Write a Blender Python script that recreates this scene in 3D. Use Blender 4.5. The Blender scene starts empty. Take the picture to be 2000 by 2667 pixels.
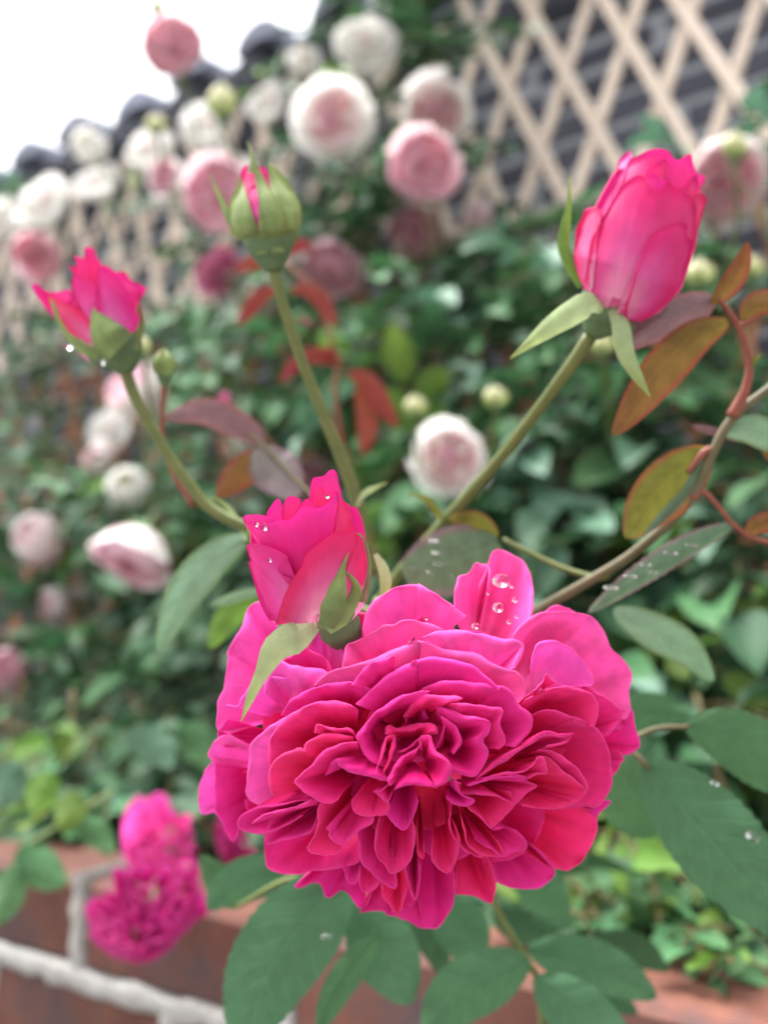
import bpy, math, random
import numpy as np
from mathutils import Vector, Matrix

scene = bpy.context.scene
rnd = random.Random(7)

# ------------------------------------------------------------------ camera
PITCH = math.radians(10.0)
CAM = Vector((0.0, 0.0, 1.0))
FPX = 2080.0
RIGHT = Vector((1, 0, 0))
FWD = Vector((0, math.cos(PITCH), math.sin(PITCH)))
UPV = Vector((0, -math.sin(PITCH), math.cos(PITCH)))
CAMROT = Matrix((RIGHT, UPV, -FWD)).transposed()          # columns: right, up, back
cam_data = bpy.data.cameras.new("camera")
cam_data.sensor_fit = 'VERTICAL'
cam_data.sensor_height = 36.0
cam_data.lens = FPX / 2667.0 * 36.0
cam_data.clip_start = 0.01
cam_data.clip_end = 6000.0
cam_data.dof.use_dof = True
cam_data.dof.focus_distance = 0.172
cam_data.dof.aperture_fstop = 7.2
cam_data.dof.aperture_blades = 0
cam = bpy.data.objects.new("camera", cam_data)
scene.collection.objects.link(cam)
cam.matrix_world = Matrix.Translation(CAM) @ CAMROT.to_4x4()
scene.camera = cam

# ------------------------------------------------------------------ light
SUN_EL, SUN_ROT = math.radians(72), math.radians(-60)
world = bpy.data.worlds.new("World")
scene.world = world
world.use_nodes = True
wn = world.node_tree
bg = wn.nodes["Background"]
sky = wn.nodes.new("ShaderNodeTexSky")
sky.sky_type = 'NISHITA'
sky.sun_disc = False
sky.sun_elevation = SUN_EL
sky.sun_rotation = SUN_ROT
sky.air_density = 1.0
sky.dust_density = 6.0
sky.ozone_density = 1.0
hsv = wn.nodes.new("ShaderNodeHueSaturation")             # overcast: the blue is veiled by cloud
hsv.inputs['Saturation'].default_value = 0.15
wn.links.new(sky.outputs[0], hsv.inputs['Color'])
wn.links.new(hsv.outputs[0], bg.inputs['Color'])
bg.inputs['Strength'].default_value = 0.12
sun_data = bpy.data.lights.new("sun", 'SUN')
sun_data.energy = 1.5
sun_data.angle = math.radians(50)
sun_data.color = (1.0, 0.97, 0.93)
sun = bpy.data.objects.new("sun", sun_data)
scene.collection.objects.link(sun)
sd = Vector((math.sin(SUN_ROT) * math.cos(SUN_EL), math.cos(SUN_ROT) * math.cos(SUN_EL), math.sin(SUN_EL)))
sun.rotation_euler = sd.to_track_quat('Z', 'Y').to_euler()
sun.location = (0, 0, 6)

scene.view_settings.view_transform = 'Standard'
scene.view_settings.look = 'None'
scene.view_settings.exposure = 1.95
scene.view_settings.gamma = 1.0
scene.view_settings.use_curve_mapping = False
scene.cycles.max_bounces = 10
scene.cycles.diffuse_bounces = 5
scene.cycles.glossy_bounces = 3
scene.cycles.transmission_bounces = 6
scene.cycles.use_denoising = True

# ------------------------------------------------------------------ geometry of the place
NW = Vector((-.522, -.853, 0)).normalized()               # the wall's normal, towards the camera
DW = Vector((-.853, .522, 0)).normalized()                # along the wall, away to the left


def ray(px, py):
    return FWD + RIGHT * ((px - 1000) / FPX) - UPV * ((py - 1333.5) / FPX)


def U(px, py, depth):                                     # a point at a distance in front of the camera
    return CAM + ray(px, py) * depth


def Wp(px, py, D):                                        # a point on the plane parallel to the wall
    r = ray(px, py)
    return CAM + r * (-D / NW.dot(r))


def depth_on(px, py, D):
    return -D / NW.dot(ray(px, py))


def PL(s, z, D):                                          # s along the wall, z relative to the camera height
    return CAM + DW * s - NW * D + Vector((0, 0, z))


def to_px(p):
    q = p - CAM
    d = q.dot(FWD)
    return (1000 + FPX * q.dot(RIGHT) / d, 1333.5 - FPX * q.dot(UPV) / d, d)


# ------------------------------------------------------------------ objects
COL = scene.collection
INV = {}                                                  # world -> local of every thing


def thing(name, label, cat, loc, group=None, rot=None):
    o = bpy.data.objects.new(name, None)
    o.empty_display_size = 0.01
    COL.objects.link(o)
    m = Matrix.Translation(loc) @ (rot.to_4x4() if rot else Matrix.Identity(4))
    o.matrix_world = m
    o['label'] = label
    o['category'] = cat
    if group:
        o['group'] = group
    INV[o] = m.inverted()
    return o


def tag(o, label, cat, group=None):
    o['label'] = label
    o['category'] = cat
    if group:
        o['group'] = group


def link(name, me, mat, parent=None, smooth=True, local=False):
    if mat is not None and not me.materials:
        me.materials.append(mat)
    o = bpy.data.objects.new(name, me)
    COL.objects.link(o)
    if parent is not None:
        o.parent = parent
    return o


def mesh(name, verts, faces, uvs=None, smooth=True, inv=None):
    if inv is not None:
        verts = [inv @ Vector(v) for v in verts]
    me = bpy.data.meshes.new(name)
    me.from_pydata([tuple(v) for v in verts], [], faces)
    if smooth:
        me.polygons.foreach_set('use_smooth', [True] * len(me.polygons))
    if uvs is not None:
        lay = me.uv_layers.new(name='UVMap')
        li = np.empty(len(me.loops), dtype=np.int32)
        me.loops.foreach_get('vertex_index', li)
        lay.data.foreach_set('uv', np.asarray(uvs, dtype=np.float32)[li].ravel())
    me.update()
    return me


def grid_faces(nr, nc, off=0):
    return [(off + r * nc + c, off + r * nc + c + 1, off + (r + 1) * nc + c + 1, off + (r + 1) * nc + c)
            for r in range(nr - 1) for c in range(nc - 1)]


def inv_of(parent):
    while parent is not None:
        if parent in INV:
            return INV[parent]
        parent = parent.parent
    return None


def part_grid(name, rows, mat, parent):
    """rows: list of rows of world points; uv v runs along the rows' index."""
    nr, nc = len(rows), len(rows[0])
    v = [p for r in rows for p in r]
    uv = [(c / (nc - 1), r / (nr - 1)) for r in range(nr) for c in range(nc)]
    return link(name, mesh(name, v, grid_faces(nr, nc), uv, True, inv_of(parent)), mat, parent)


def cat_rom(pts, n):
    """n+1 points spread evenly along a Catmull-Rom curve through pts (any dimension)."""
    P = np.asarray(pts, dtype=float)
    if len(P) == 2:
        t = np.linspace(0, 1, n + 1)[:, None]
        return P[0] * (1 - t) + P[1] * t
    Q = np.vstack([2 * P[0] - P[1], P, 2 * P[-1] - P[-2]])
    out = []
    for i in range(1, len(Q) - 2):
        p0, p1, p2, p3 = Q[i - 1], Q[i], Q[i + 1], Q[i + 2]
        for t in np.linspace(0, 1, 10, endpoint=False):
            out.append(.5 * (2 * p1 + (p2 - p0) * t + (2 * p0 - 5 * p1 + 4 * p2 - p3) * t * t + (3 * p1 - p0 - 3 * p2 + p3) * t ** 3))
    out.append(Q[-2])
    out = np.array(out)
    L = np.concatenate([[0], np.cumsum(np.linalg.norm(np.diff(out, axis=0), axis=1))])
    s = np.linspace(0, L[-1], n + 1)
    return np.stack([np.interp(s, L, out[:, k]) for k in range(out.shape[1])], axis=1)


def tube_mesh(name, pts, radii, inv=None, sides=10, n=None):
    pts = [Vector(p) for p in cat_rom([tuple(p) for p in pts], n or max(6, 6 * (len(pts) - 1)))]
    m = len(pts)
    rad = np.interp(np.linspace(0, 1, m), np.linspace(0, 1, len(radii)), radii)
    verts, uv = [], []
    ref = Vector((0.3, 0.2, 0.9)).normalized()
    for i, p in enumerate(pts):
        t = (pts[min(i + 1, m - 1)] - pts[max(i - 1, 0)]).normalized()
        a = t.cross(ref)
        if a.length < 1e-3:
            a = t.cross(Vector((1, 0, 0)))
        a.normalize()
        b = t.cross(a)
        for k in range(sides):
            q = 2 * math.pi * k / sides
            verts.append(p + (a * math.cos(q) + b * math.sin(q)) * rad[i])
            uv.append((k / sides, i / (m - 1)))
    faces = [(i * sides + k, i * sides + (k + 1) % sides, (i + 1) * sides + (k + 1) % sides, (i + 1) * sides + k)
             for i in range(m - 1) for k in range(sides)]
    faces += [tuple(range(sides))[::-1], tuple((m - 1) * sides + k for k in range(sides))]
    return mesh(name, verts, faces, uv, True, inv)


def tube(name, pts, radii, mat, parent, sides=10, n=None):
    return link(name, tube_mesh(name, pts, radii, inv_of(parent), sides, n), mat, parent)


def box_mesh(name, sx, sy, sz, bev=0.0, jit=0.0, seed=0):
    """a block with softened, slightly uneven corners (24 verts)."""
    r = random.Random(seed)
    hx, hy, hz = sx / 2, sy / 2, sz / 2
    v, idx = [], {}
    for cx in (-1, 1):
        for cy in (-1, 1):
            for cz in (-1, 1):
                j = [r.uniform(-jit, jit) for _ in range(3)]
                for ax in range(3):
                    q = [cx * hx, cy * hy, cz * hz]
                    s = (cx, cy, cz)
                    for k in range(3):
                        if k != ax:
                            q[k] -= s[k] * bev
                        q[k] += j[k]
                    idx[(cx, cy, cz, ax)] = len(v)
                    v.append(q)
    f = []
    for ax in range(3):
        a, b = [k for k in range(3) if k != ax]
        for s in (-1, 1):
            ring = []
            for (p, q) in ((-1, -1), (1, -1), (1, 1), (-1, 1)):
                c = [0, 0, 0]
                c[ax], c[a], c[b] = s, p, q
                ring.append(idx[(*c, ax)])
            f.append(tuple(ring))
    for ax in range(3):                                   # edge bevels
        a, b = [k for k in range(3) if k != ax]
        for p in (-1, 1):
            for q in (-1, 1):
                c0, c1 = [0, 0, 0], [0, 0, 0]
                c0[ax], c0[a], c0[b] = -1, p, q
                c1[ax], c1[a], c1[b] = 1, p, q
                f.append((idx[(*c0, a)], idx[(*c1, a)], idx[(*c1, b)], idx[(*c0, b)]))
    for cx in (-1, 1):
        for cy in (-1, 1):
            for cz in (-1, 1):
                f.append(tuple(idx[(cx, cy, cz, ax)] for ax in range(3)))
    me = mesh(name, v, f, None, False)
    import bmesh
    bm = bmesh.new(); bm.from_mesh(me); bmesh.ops.recalc_face_normals(bm, faces=bm.faces); bm.to_mesh(me); bm.free()
    return me


# ------------------------------------------------------------------ materials
def newmat(name):
    m = bpy.data.materials.new(name)
    m.use_nodes = True
    nt = m.node_tree
    nt.nodes.clear()
    out = nt.nodes.new('ShaderNodeOutputMaterial')
    return m, nt, out


def N(nt, typ, **kw):
    n = nt.nodes.new('ShaderNode' + typ)
    for k, v in kw.items():
        if k in n.inputs:
            n.inputs[k].default_value = v
        else:
            setattr(n, k, v)
    return n


def ramp(nt, stops):
    n = nt.nodes.new('ShaderNodeValToRGB')
    e = n.color_ramp.elements
    while len(e) < len(stops):
        e.new(0.5)
    for k, (p, c) in zip(e, stops):
        k.position = p
        k.color = (*c, 1) if len(c) == 3 else c
    return n


def thin_mat(name, stops, rough=.5, spec=.3, trans=.3, vein=40, bump=.15, mottle=.25, tint=1.15, rnd_amt=0.0, edge=None, back=None, across=False, tblue=1.0):
    """a petal or a leaf: colour along the blade, mottle, veins in relief, light coming through."""
    m, nt, out = newmat(name)
    L = nt.links.new
    uv = N(nt, 'UVMap')
    sep = N(nt, 'SeparateXYZ')
    L(uv.outputs[0], sep.inputs[0])
    r = ramp(nt, stops)
    L(sep.outputs[1], r.inputs[0])
    col = r.outputs[0]
    obj = N(nt, 'TexCoord')
    no = N(nt, 'TexNoise', Scale=220.0, Detail=3.0)
    L(obj.outputs['Object'], no.inputs['Vector'])
    mr = N(nt, 'MapRange')
    mr.inputs[1].default_value, mr.inputs[2].default_value = .3, .7
    mr.inputs[3].default_value, mr.inputs[4].default_value = 1 - mottle, 1 + mottle
    L(no.outputs[0], mr.inputs[0])
    mul = N(nt, 'VectorMath', operation='SCALE')
    L(col, mul.inputs[0]); L(mr.outputs[0], mul.inputs['Scale'])
    col = mul.outputs[0]
    if edge:                                              # a coloured margin
        a = N(nt, 'Math', operation='SUBTRACT'); a.inputs[1].default_value = .5
        L(sep.outputs[0], a.inputs[0])
        b = N(nt, 'Math', operation='ABSOLUTE'); L(a.outputs[0], b.inputs[0])
        c = N(nt, 'MapRange'); c.inputs[1].default_value, c.inputs[2].default_value = .36, .5
        L(b.outputs[0], c.inputs[0])
        mx = N(nt, 'Mix', data_type='RGBA')
        mx.inputs['B'].default_value = (*edge, 1)
        L(c.outputs[0], mx.inputs['Factor']); L(col, mx.inputs['A'])
        col = mx.outputs['Result']
    if rnd_amt:
        oi = N(nt, 'ObjectInfo')
        h = N(nt, 'HueSaturation')
        v = N(nt, 'MapRange'); v.inputs[3].default_value, v.inputs[4].default_value = 1 - rnd_amt, 1 + rnd_amt
        L(oi.outputs['Random'], v.inputs[0]); L(v.outputs[0], h.inputs['Value'])
        hh = N(nt, 'MapRange'); hh.inputs[3].default_value, hh.inputs[4].default_value = .485, .515
        L(oi.outputs['Random'], hh.inputs[0]); L(hh.outputs[0], h.inputs['Hue'])
        L(col, h.inputs['Color'])
        col = h.outputs[0]
    if back:
        ge = N(nt, 'NewGeometry')
        mx = N(nt, 'Mix', data_type='RGBA')
        mx.inputs['B'].default_value = (*back, 1)
        L(ge.outputs['Backfacing'], mx.inputs['Factor']); L(col, mx.inputs['A'])
        col = mx.outputs['Result']
    chev = None
    if across:                                            # midrib and side veins of a leaf
        def math_(op, a_, b_=None):
            q_ = N(nt, 'Math', operation=op)
            for i_, w_ in enumerate((a_, b_)):
                if w_ is None:
                    continue
                if isinstance(w_, (int, float)):
                    q_.inputs[i_].default_value = w_
                else:
                    L(w_, q_.inputs[i_])
            return q_.outputs[0]
        au = math_('MULTIPLY', math_('ABSOLUTE', math_('SUBTRACT', sep.outputs[0], .5)), 2.0)
        nz = N(nt, 'TexNoise', Scale=5.0, Detail=1.0); L(uv.outputs[0], nz.inputs['Vector'])
        phs = math_('ADD', math_('SUBTRACT', math_('MULTIPLY', sep.outputs[1], 8.5), math_('MULTIPLY', au, 2.1)), math_('MULTIPLY', nz.outputs[0], .8))
        tri = math_('ABSOLUTE', math_('SUBTRACT', math_('FRACT', phs), .5))
        side = N(nt, 'MapRange', interpolation_type='SMOOTHSTEP'); side.inputs[1].default_value, side.inputs[2].default_value = .10, .0
        L(tri, side.inputs[0])
        rib = N(nt, 'MapRange', interpolation_type='SMOOTHSTEP'); rib.inputs[1].default_value, rib.inputs[2].default_value = .07, .015
        L(au, rib.inputs[0])
        chev = math_('MAXIMUM', math_('MULTIPLY', side.outputs[0], .55), rib.outputs[0])
        lite = N(nt, 'VectorMath', operation='SCALE'); lite.inputs['Scale'].default_value = 1.55
        L(col, lite.inputs[0])
        mv_ = N(nt, 'Mix', data_type='RGBA')
        L(math_('MULTIPLY', chev, .55), mv_.inputs['Factor']); L(col, mv_.inputs['A']); L(lite.outputs[0], mv_.inputs['B'])
        col = mv_.outputs['Result']
    # veins
    mp = N(nt, 'Mapping')
    mp.inputs['Scale'].default_value = (vein, 2.0, 1) if not across else (3.0, vein, 1)
    L(uv.outputs[0], mp.inputs[0])
    vn = N(nt, 'TexNoise', Scale=1.0, Detail=2.0)
    L(mp.outputs[0], vn.inputs['Vector'])
    if not across:
        vr = N(nt, 'MapRange'); vr.inputs[1].default_value, vr.inputs[2].default_value = .3, .7
        vr.inputs[3].default_value, vr.inputs[4].default_value = .96, 1.04
        L(vn.outputs[0], vr.inputs[0])
        vs = N(nt, 'VectorMath', operation='SCALE')
        L(col, vs.inputs[0]); L(vr.outputs[0], vs.inputs['Scale'])
        col = vs.outputs[0]
    bp = N(nt, 'Bump', Strength=bump, Distance=.0006)
    if chev is not None:
        L(math_('SUBTRACT', math_('MULTIPLY', vn.outputs[0], .6), chev), bp.inputs['Height'])
    else:
        L(vn.outputs[0], bp.inputs['Height'])
    p = N(nt, 'BsdfPrincipled', Roughness=rough)
    p.inputs['Specular IOR Level'].default_value = spec
    L(col, p.inputs['Base Color']); L(bp.outputs[0], p.inputs['Normal'])
    tr = N(nt, 'BsdfTranslucent')
    sc = N(nt, 'VectorMath', operation='SCALE'); sc.inputs['Scale'].default_value = tint
    L(col, sc.inputs[0])
    tm = N(nt, 'VectorMath', operation='MULTIPLY'); tm.inputs[1].default_value = (1.0, 1.0, tblue)
    L(sc.outputs[0], tm.inputs[0]); L(tm.outputs[0], tr.inputs['Color'])
    mix = N(nt, 'MixShader'); mix.inputs[0].default_value = trans
    L(p.outputs[0], mix.inputs[1]); L(tr.outputs[0], mix.inputs[2])
    L(mix.outputs[0], out.inputs['Surface'])
    return m


def solid_mat(name, c0, c1, scale=40, rough=.8, bump=.3, spec=.3, detail=5, stretch=(1, 1, 1), rnd_amt=0.0, dist=.002, spots=None):
    m, nt, out = newmat(name)
    L = nt.links.new
    tc = N(nt, 'TexCoord')
    mp = N(nt, 'Mapping'); mp.inputs['Scale'].default_value = stretch
    L(tc.outputs['Object'], mp.inputs[0])
    no = N(nt, 'TexNoise', Scale=scale, Detail=detail, Roughness=.65)
    L(mp.outputs[0], no.inputs['Vector'])
    r = ramp(nt, [(.3, c0), (.7, c1)])
    L(no.outputs[0], r.inputs[0])
    col = r.outputs[0]
    if spots:                                             # pale bloom or dark wear with a shape of its own
        n2 = N(nt, 'TexNoise', Scale=scale * .3, Detail=6.0, Roughness=.7)
        L(mp.outputs[0], n2.inputs['Vector'])
        mr = N(nt, 'MapRange'); mr.inputs[1].default_value, mr.inputs[2].default_value = .52, .66
        L(n2.outputs[0], mr.inputs[0])
        mx = N(nt, 'Mix', data_type='RGBA'); mx.inputs['B'].default_value = (*spots, 1)
        L(mr.outputs[0], mx.inputs['Factor']); L(col, mx.inputs['A'])
        col = mx.outputs['Result']
    if rnd_amt:
        oi = N(nt, 'ObjectInfo')
        h = N(nt, 'HueSaturation')
        v = N(nt, 'MapRange'); v.inputs[3].default_value, v.inputs[4].default_value = 1 - rnd_amt, 1 + rnd_amt
        L(oi.outputs['Random'], v.inputs[0]); L(v.outputs[0], h.inputs['Value']); L(col, h.inputs['Color'])
        col = h.outputs[0]
    bp = N(nt, 'Bump', Strength=bump, Distance=dist)
    L(no.outputs[0], bp.inputs['Height'])
    p = N(nt, 'BsdfPrincipled', Roughness=rough)
    p.inputs['Specular IOR Level'].default_value = spec
    L(col, p.inputs['Base Color']); L(bp.outputs[0], p.inputs['Normal'])
    L(p.outputs[0], out.inputs['Surface'])
    return m


M = {}
# the deep pink rose and its buds
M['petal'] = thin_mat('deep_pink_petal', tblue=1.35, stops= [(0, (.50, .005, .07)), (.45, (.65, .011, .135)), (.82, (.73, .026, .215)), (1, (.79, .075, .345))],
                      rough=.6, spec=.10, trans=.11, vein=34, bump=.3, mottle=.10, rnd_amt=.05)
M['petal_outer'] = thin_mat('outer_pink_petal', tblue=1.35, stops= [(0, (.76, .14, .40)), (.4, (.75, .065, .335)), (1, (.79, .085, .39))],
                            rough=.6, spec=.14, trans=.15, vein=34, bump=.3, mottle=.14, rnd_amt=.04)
M['petal_bud'] = thin_mat('bud_petal', tblue=1.35, stops= [(0, (.72, .28, .42)), (.35, (.63, .085, .29)), (.65, (.63, .022, .175)), (1, (.68, .014, .145))],
                          rough=.55, spec=.22, trans=.15, vein=30, bump=.3, mottle=.05, rnd_amt=.04)
M['petal_hot'] = thin_mat('inner_bud_petal', tblue=1.35, stops= [(0, (.48, .010, .11)), (.6, (.66, .012, .165)), (1, (.72, .028, .24))],
                          rough=.55, spec=.22, trans=.2, vein=30, bump=.3, mottle=.08, rnd_amt=.04)
M['petal_mag'] = thin_mat('magenta_petal', tblue=1.35, stops= [(0, (.40, .006, .10)), (.6, (.52, .014, .18)), (1, (.60, .06, .30))], trans=.2, vein=40)
# the pale climbing roses
M['dull'] = thin_mat('dull_dark_pink_petal', [(0, (.26, .035, .08)), (.6, (.34, .06, .13)), (1, (.42, .12, .22))], trans=.2, vein=30)
M['white'] = thin_mat('white_petal', [(0, (.78, .77, .68)), (.4, (.84, .83, .80)), (1, (.86, .85, .83))], trans=.35, vein=30, mottle=.05)
M['blush'] = thin_mat('blush_petal', [(0, (.72, .40, .45)), (.6, (.76, .52, .56)), (1, (.82, .70, .72))], trans=.35, vein=30, mottle=.06, rnd_amt=.05)
M['pink'] = thin_mat('soft_pink_petal', [(0, (.66, .29, .38)), (.55, (.75, .43, .52)), (1, (.79, .55, .63))], trans=.3, vein=30, mottle=.06, rnd_amt=.05)
M['rosy'] = thin_mat('rosy_petal', [(0, (.56, .17, .25)), (.55, (.66, .28, .37)), (1, (.72, .40, .49))], trans=.3, vein=30, mottle=.06, rnd_amt=.05)
M['cream'] = thin_mat('cream_petal', [(0, (.34, .44, .15)), (.5, (.58, .60, .32)), (1, (.66, .60, .42))], trans=.3, vein=30, mottle=.05)
# green parts
M['sepal'] = thin_mat('sepal', [(0, (.16, .24, .09)), (.6, (.22, .30, .10)), (1, (.26, .30, .10))], rough=.55, spec=.25, trans=.2, vein=25, bump=.3, mottle=.18)
M['sepal_bloom'] = thin_mat('pale_sepal', [(0, (.36, .44, .24)), (.6, (.34, .44, .20)), (1, (.28, .34, .10))], rough=.6, spec=.2, trans=.25, vein=30, bump=.4, mottle=.16)
M['calyx'] = solid_mat('calyx', (.075, .145, .065), (.115, .19, .085), scale=300, rough=.55, bump=.1)
M['stem'] = solid_mat('green_stem', (.095, .13, .035), (.155, .175, .055), scale=180, rough=.5, bump=.15, stretch=(1, 1, .3), dist=.0005)
M['stem_brown'] = solid_mat('brown_green_stem', (.095, .085, .04), (.15, .125, .065), scale=180, rough=.5, bump=.15, dist=.0005)
M['stem_red'] = solid_mat('red_stem', (.19, .05, .032), (.27, .085, .055), scale=160, rough=.5, bump=.1, dist=.0005)
M['cane'] = solid_mat('cane', (.10, .11, .04), (.17, .12, .06), scale=60, rough=.65)


def leafm(name, a, b, **kw):
    d = dict(rough=.58, spec=.3, trans=.22, vein=18, bump=.35, mottle=.16, rnd_amt=.22, across=True)
    d.update(kw)
    return thin_mat(name, [(0, a), (1, b)], **d)


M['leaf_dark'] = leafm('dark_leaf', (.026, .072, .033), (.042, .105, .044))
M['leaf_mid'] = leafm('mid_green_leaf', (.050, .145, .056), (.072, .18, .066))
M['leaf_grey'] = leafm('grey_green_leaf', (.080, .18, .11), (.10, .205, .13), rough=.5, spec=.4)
M['leaf_young'] = leafm('young_leaf', (.10, .20, .03), (.14, .24, .045), trans=.4)
M['leaf_near'] = leafm('near_leaf', (.056, .148, .062), (.064, .158, .066), rnd_amt=.06, mottle=.1, rough=.45, bump=.5, trans=.2)
M['leaf_nearpale'] = leafm('near_pale_leaf', (.19, .31, .20), (.17, .31, .165), rnd_amt=.05, mottle=.12, rough=.4, edge=(.12, .2, .08))
M['leaf_orange'] = leafm('orange_leaf', (.16, .105, .02), (.19, .075, .024), rnd_amt=.05, edge=(.24, .04, .03), trans=.28)
M['leaf_olive'] = leafm('olive_leaf', (.14, .15, .02), (.165, .16, .025), rnd_amt=.05, edge=(.25, .07, .03), trans=.35)
M['leaf_purple'] = leafm('purple_leaf', (.15, .075, .085), (.19, .10, .11), rnd_amt=.05, edge=(.25, .08, .09), rough=.35, spec=.6)
M['leaf_mauve'] = leafm('mauve_leaf', (.22, .21, .19), (.25, .20, .21), rnd_amt=.05, edge=(.24, .13, .16), rough=.35, spec=.6)
M['leaf_red'] = leafm('red_leaf', (.20, .027, .018), (.21, .022, .026), rnd_amt=.12, trans=.35)
M['leaf_bronze'] = leafm('bronze_leaf', (.085, .165, .08), (.105, .18, .095), rnd_amt=.04, edge=(.22, .12, .14), rough=.34, spec=.6, mottle=.2)
# built things
M['brick_grey'] = solid_mat('grey_brick', (.085, .09, .12), (.13, .135, .17), scale=30, rough=.85, rnd_amt=.25)
M['mortar_grey'] = solid_mat('grey_mortar', (.40, .43, .48), (.52, .55, .60), scale=50, rough=.95)
M['brick_red'] = solid_mat('red_brick', (.09, .035, .027), (.17, .066, .046), scale=22, rough=.75, rnd_amt=.35, spots=(.06, .045, .05), bump=.5)
M['mortar_white'] = solid_mat('white_mortar', (.30, .295, .28), (.46, .45, .43), scale=120, rough=.95, bump=.9, dist=.004, spots=(.3, .27, .25))
M['wood_pale'] = solid_mat('pale_wood', (.58, .475, .39), (.73, .625, .53), scale=25, rough=.75, stretch=(6, 6, .8), rnd_amt=.12)
M['wood_brown'] = solid_mat('brown_wood', (.26, .11, .055), (.38, .18, .10), scale=25, rough=.75, stretch=(6, 6, .8), rnd_amt=.2)
M['rail'] = solid_mat('weathered_rail', (.24, .25, .20), (.36, .35, .29), scale=30, rough=.8)
M['tile'] = solid_mat('slate_grey_tile', (.15, .17, .23), (.21, .23, .30), scale=24, rough=.7, rnd_amt=.2)
M['soil'] = solid_mat('dark_soil', (.018, .014, .010), (.05, .038, .028), scale=40, rough=1.0, bump=1.0, dist=.01)
M['ground'] = solid_mat('paving_ground', (.16, .15, .14), (.24, .23, .22), scale=6, rough=.95)
m_, nt_, out_ = newmat('water')
p_ = N(nt_, 'BsdfPrincipled', Roughness=.02, IOR=1.33)
p_.inputs['Transmission Weight'].default_value = 1.0
nt_.links.new(p_.outputs[0], out_.inputs['Surface'])
M['water'] = m_
# ------------------------------------------------------------------ the setting
def frame_mat(s, z, D):                                   # local x along the wall, y into the wall, z up
    p = PL(s, z, D)
    return Matrix(((DW.x, -NW.x, 0, p.x), (DW.y, -NW.y, 0, p.y), (0, 0, 1, p.z), (0, 0, 0, 1)))


def place(o, parent, mw):
    o.parent = parent
    o.matrix_local = INV[parent] @ mw if parent in INV else mw


def copy_piece(name, me, parent, mw):
    o = bpy.data.objects.new(name, me)
    COL.objects.link(o)
    o.parent = parent
    o.matrix_local = INV[parent] @ mw
    return o


BED_Z = -.205
g = link('ground', mesh('ground', [(-2000, -2000, 0), (2000, -2000, 0), (2000, 2000, 0), (-2000, 2000, 0)], [(0, 1, 2, 3)], None, False), M['ground'])
g['kind'] = 'structure'

# the soil between the planter's brick edge and the back wall
ns, nd = 60, 16
rows = [[PL(-1.2 + 4.6 * i / ns, BED_Z + .018 * math.sin(7.1 * i + 3.3 * j) * math.sin(2.7 * j + i), .475 + .93 * j / nd) for i in range(ns + 1)] for j in range(nd + 1)]
v = [p for r in rows for p in r]
bed = link('planting_bed', mesh('planting_bed', v, grid_faces(nd + 1, ns + 1), None, True), M['soil'])
bed['kind'] = 'structure'

# red brick planter edge
pw = thing('planter_wall', 'low red brick planter wall with thick white mortar along the bottom of the picture', 'brick wall', PL(.3, -1.0, .44))
PITCH_S, PITCH_Z, PD = .185, .068, .078
bm_r = [box_mesh('brick', PITCH_S - .013, PD, .055, .004, .002, k) for k in range(4)]
for me in bm_r:
    me.materials.append(M['brick_red'])
for row in range(12):
    for k in range(-8, 8):
        s = .497 - PITCH_S / 2 - PITCH_S * k + (0 if row % 2 == 0 else PITCH_S / 2)
        mw = frame_mat(s + rnd.uniform(-.002, .002), -.16 - .0275 - row * PITCH_Z, .40 + PD / 2 + rnd.uniform(-.002, .002)) @ Matrix.Rotation(rnd.uniform(-.012, .012), 4, 'Z')
        copy_piece('brick', bm_r[rnd.randrange(4)], pw, mw)
# mortar: slightly proud, ragged beds and joints
r2 = random.Random(5)
mv, mf = [], []


def ragged_bar(a, b, half, depth, n, D0, vertical=False):
    """a mortar joint from a to b (s,z) with ragged sides, its face at D0."""
    base = len(mv)
    for i in range(n + 1):
        t = i / n
        s, z = a[0] + (b[0] - a[0]) * t, a[1] + (b[1] - a[1]) * t
        h0, h1 = half * r2.uniform(.75, 1.5), half * r2.uniform(.75, 1.5)
        dd = D0 + r2.uniform(-.0025, .001)
        for (o, D) in ((-h0, D0 + depth), (-h0, dd + .002), (-h0 * .4, dd), (h1 * .4, dd), (h1, dd + .002), (h1, D0 + depth)):
            mv.append(PL(s + (o if vertical else 0), z + (0 if vertical else o), D))
    for i in range(n):
        for k in range(5):
            q = base + i * 6 + k
            mf.append((q, q + 1, q + 7, q + 6))


for row in range(12):
    zb = -.16 - .055 - .0065 - row * PITCH_Z
    ragged_bar((1.75, zb), (-.9, zb), .0062, .06, 220, .3995)
    for k in range(-8, 9):
        s = .497 - PITCH_S * k + (0 if row % 2 == 0 else PITCH_S / 2)
        ragged_bar((s, zb + .004), (s, zb + .0665), .0058, .06, 8, .3995, True)
link('mortar', mesh('mortar', mv, mf, None, True, INV[pw]), M['mortar_white'], pw)
core = box_mesh('wall_core', 2.9, .06, .80)
o = link('wall_core', core, M['mortar_white'], pw)
o.matrix_local = INV[pw] @ frame_mat(.4, -.57, .442)

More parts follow.
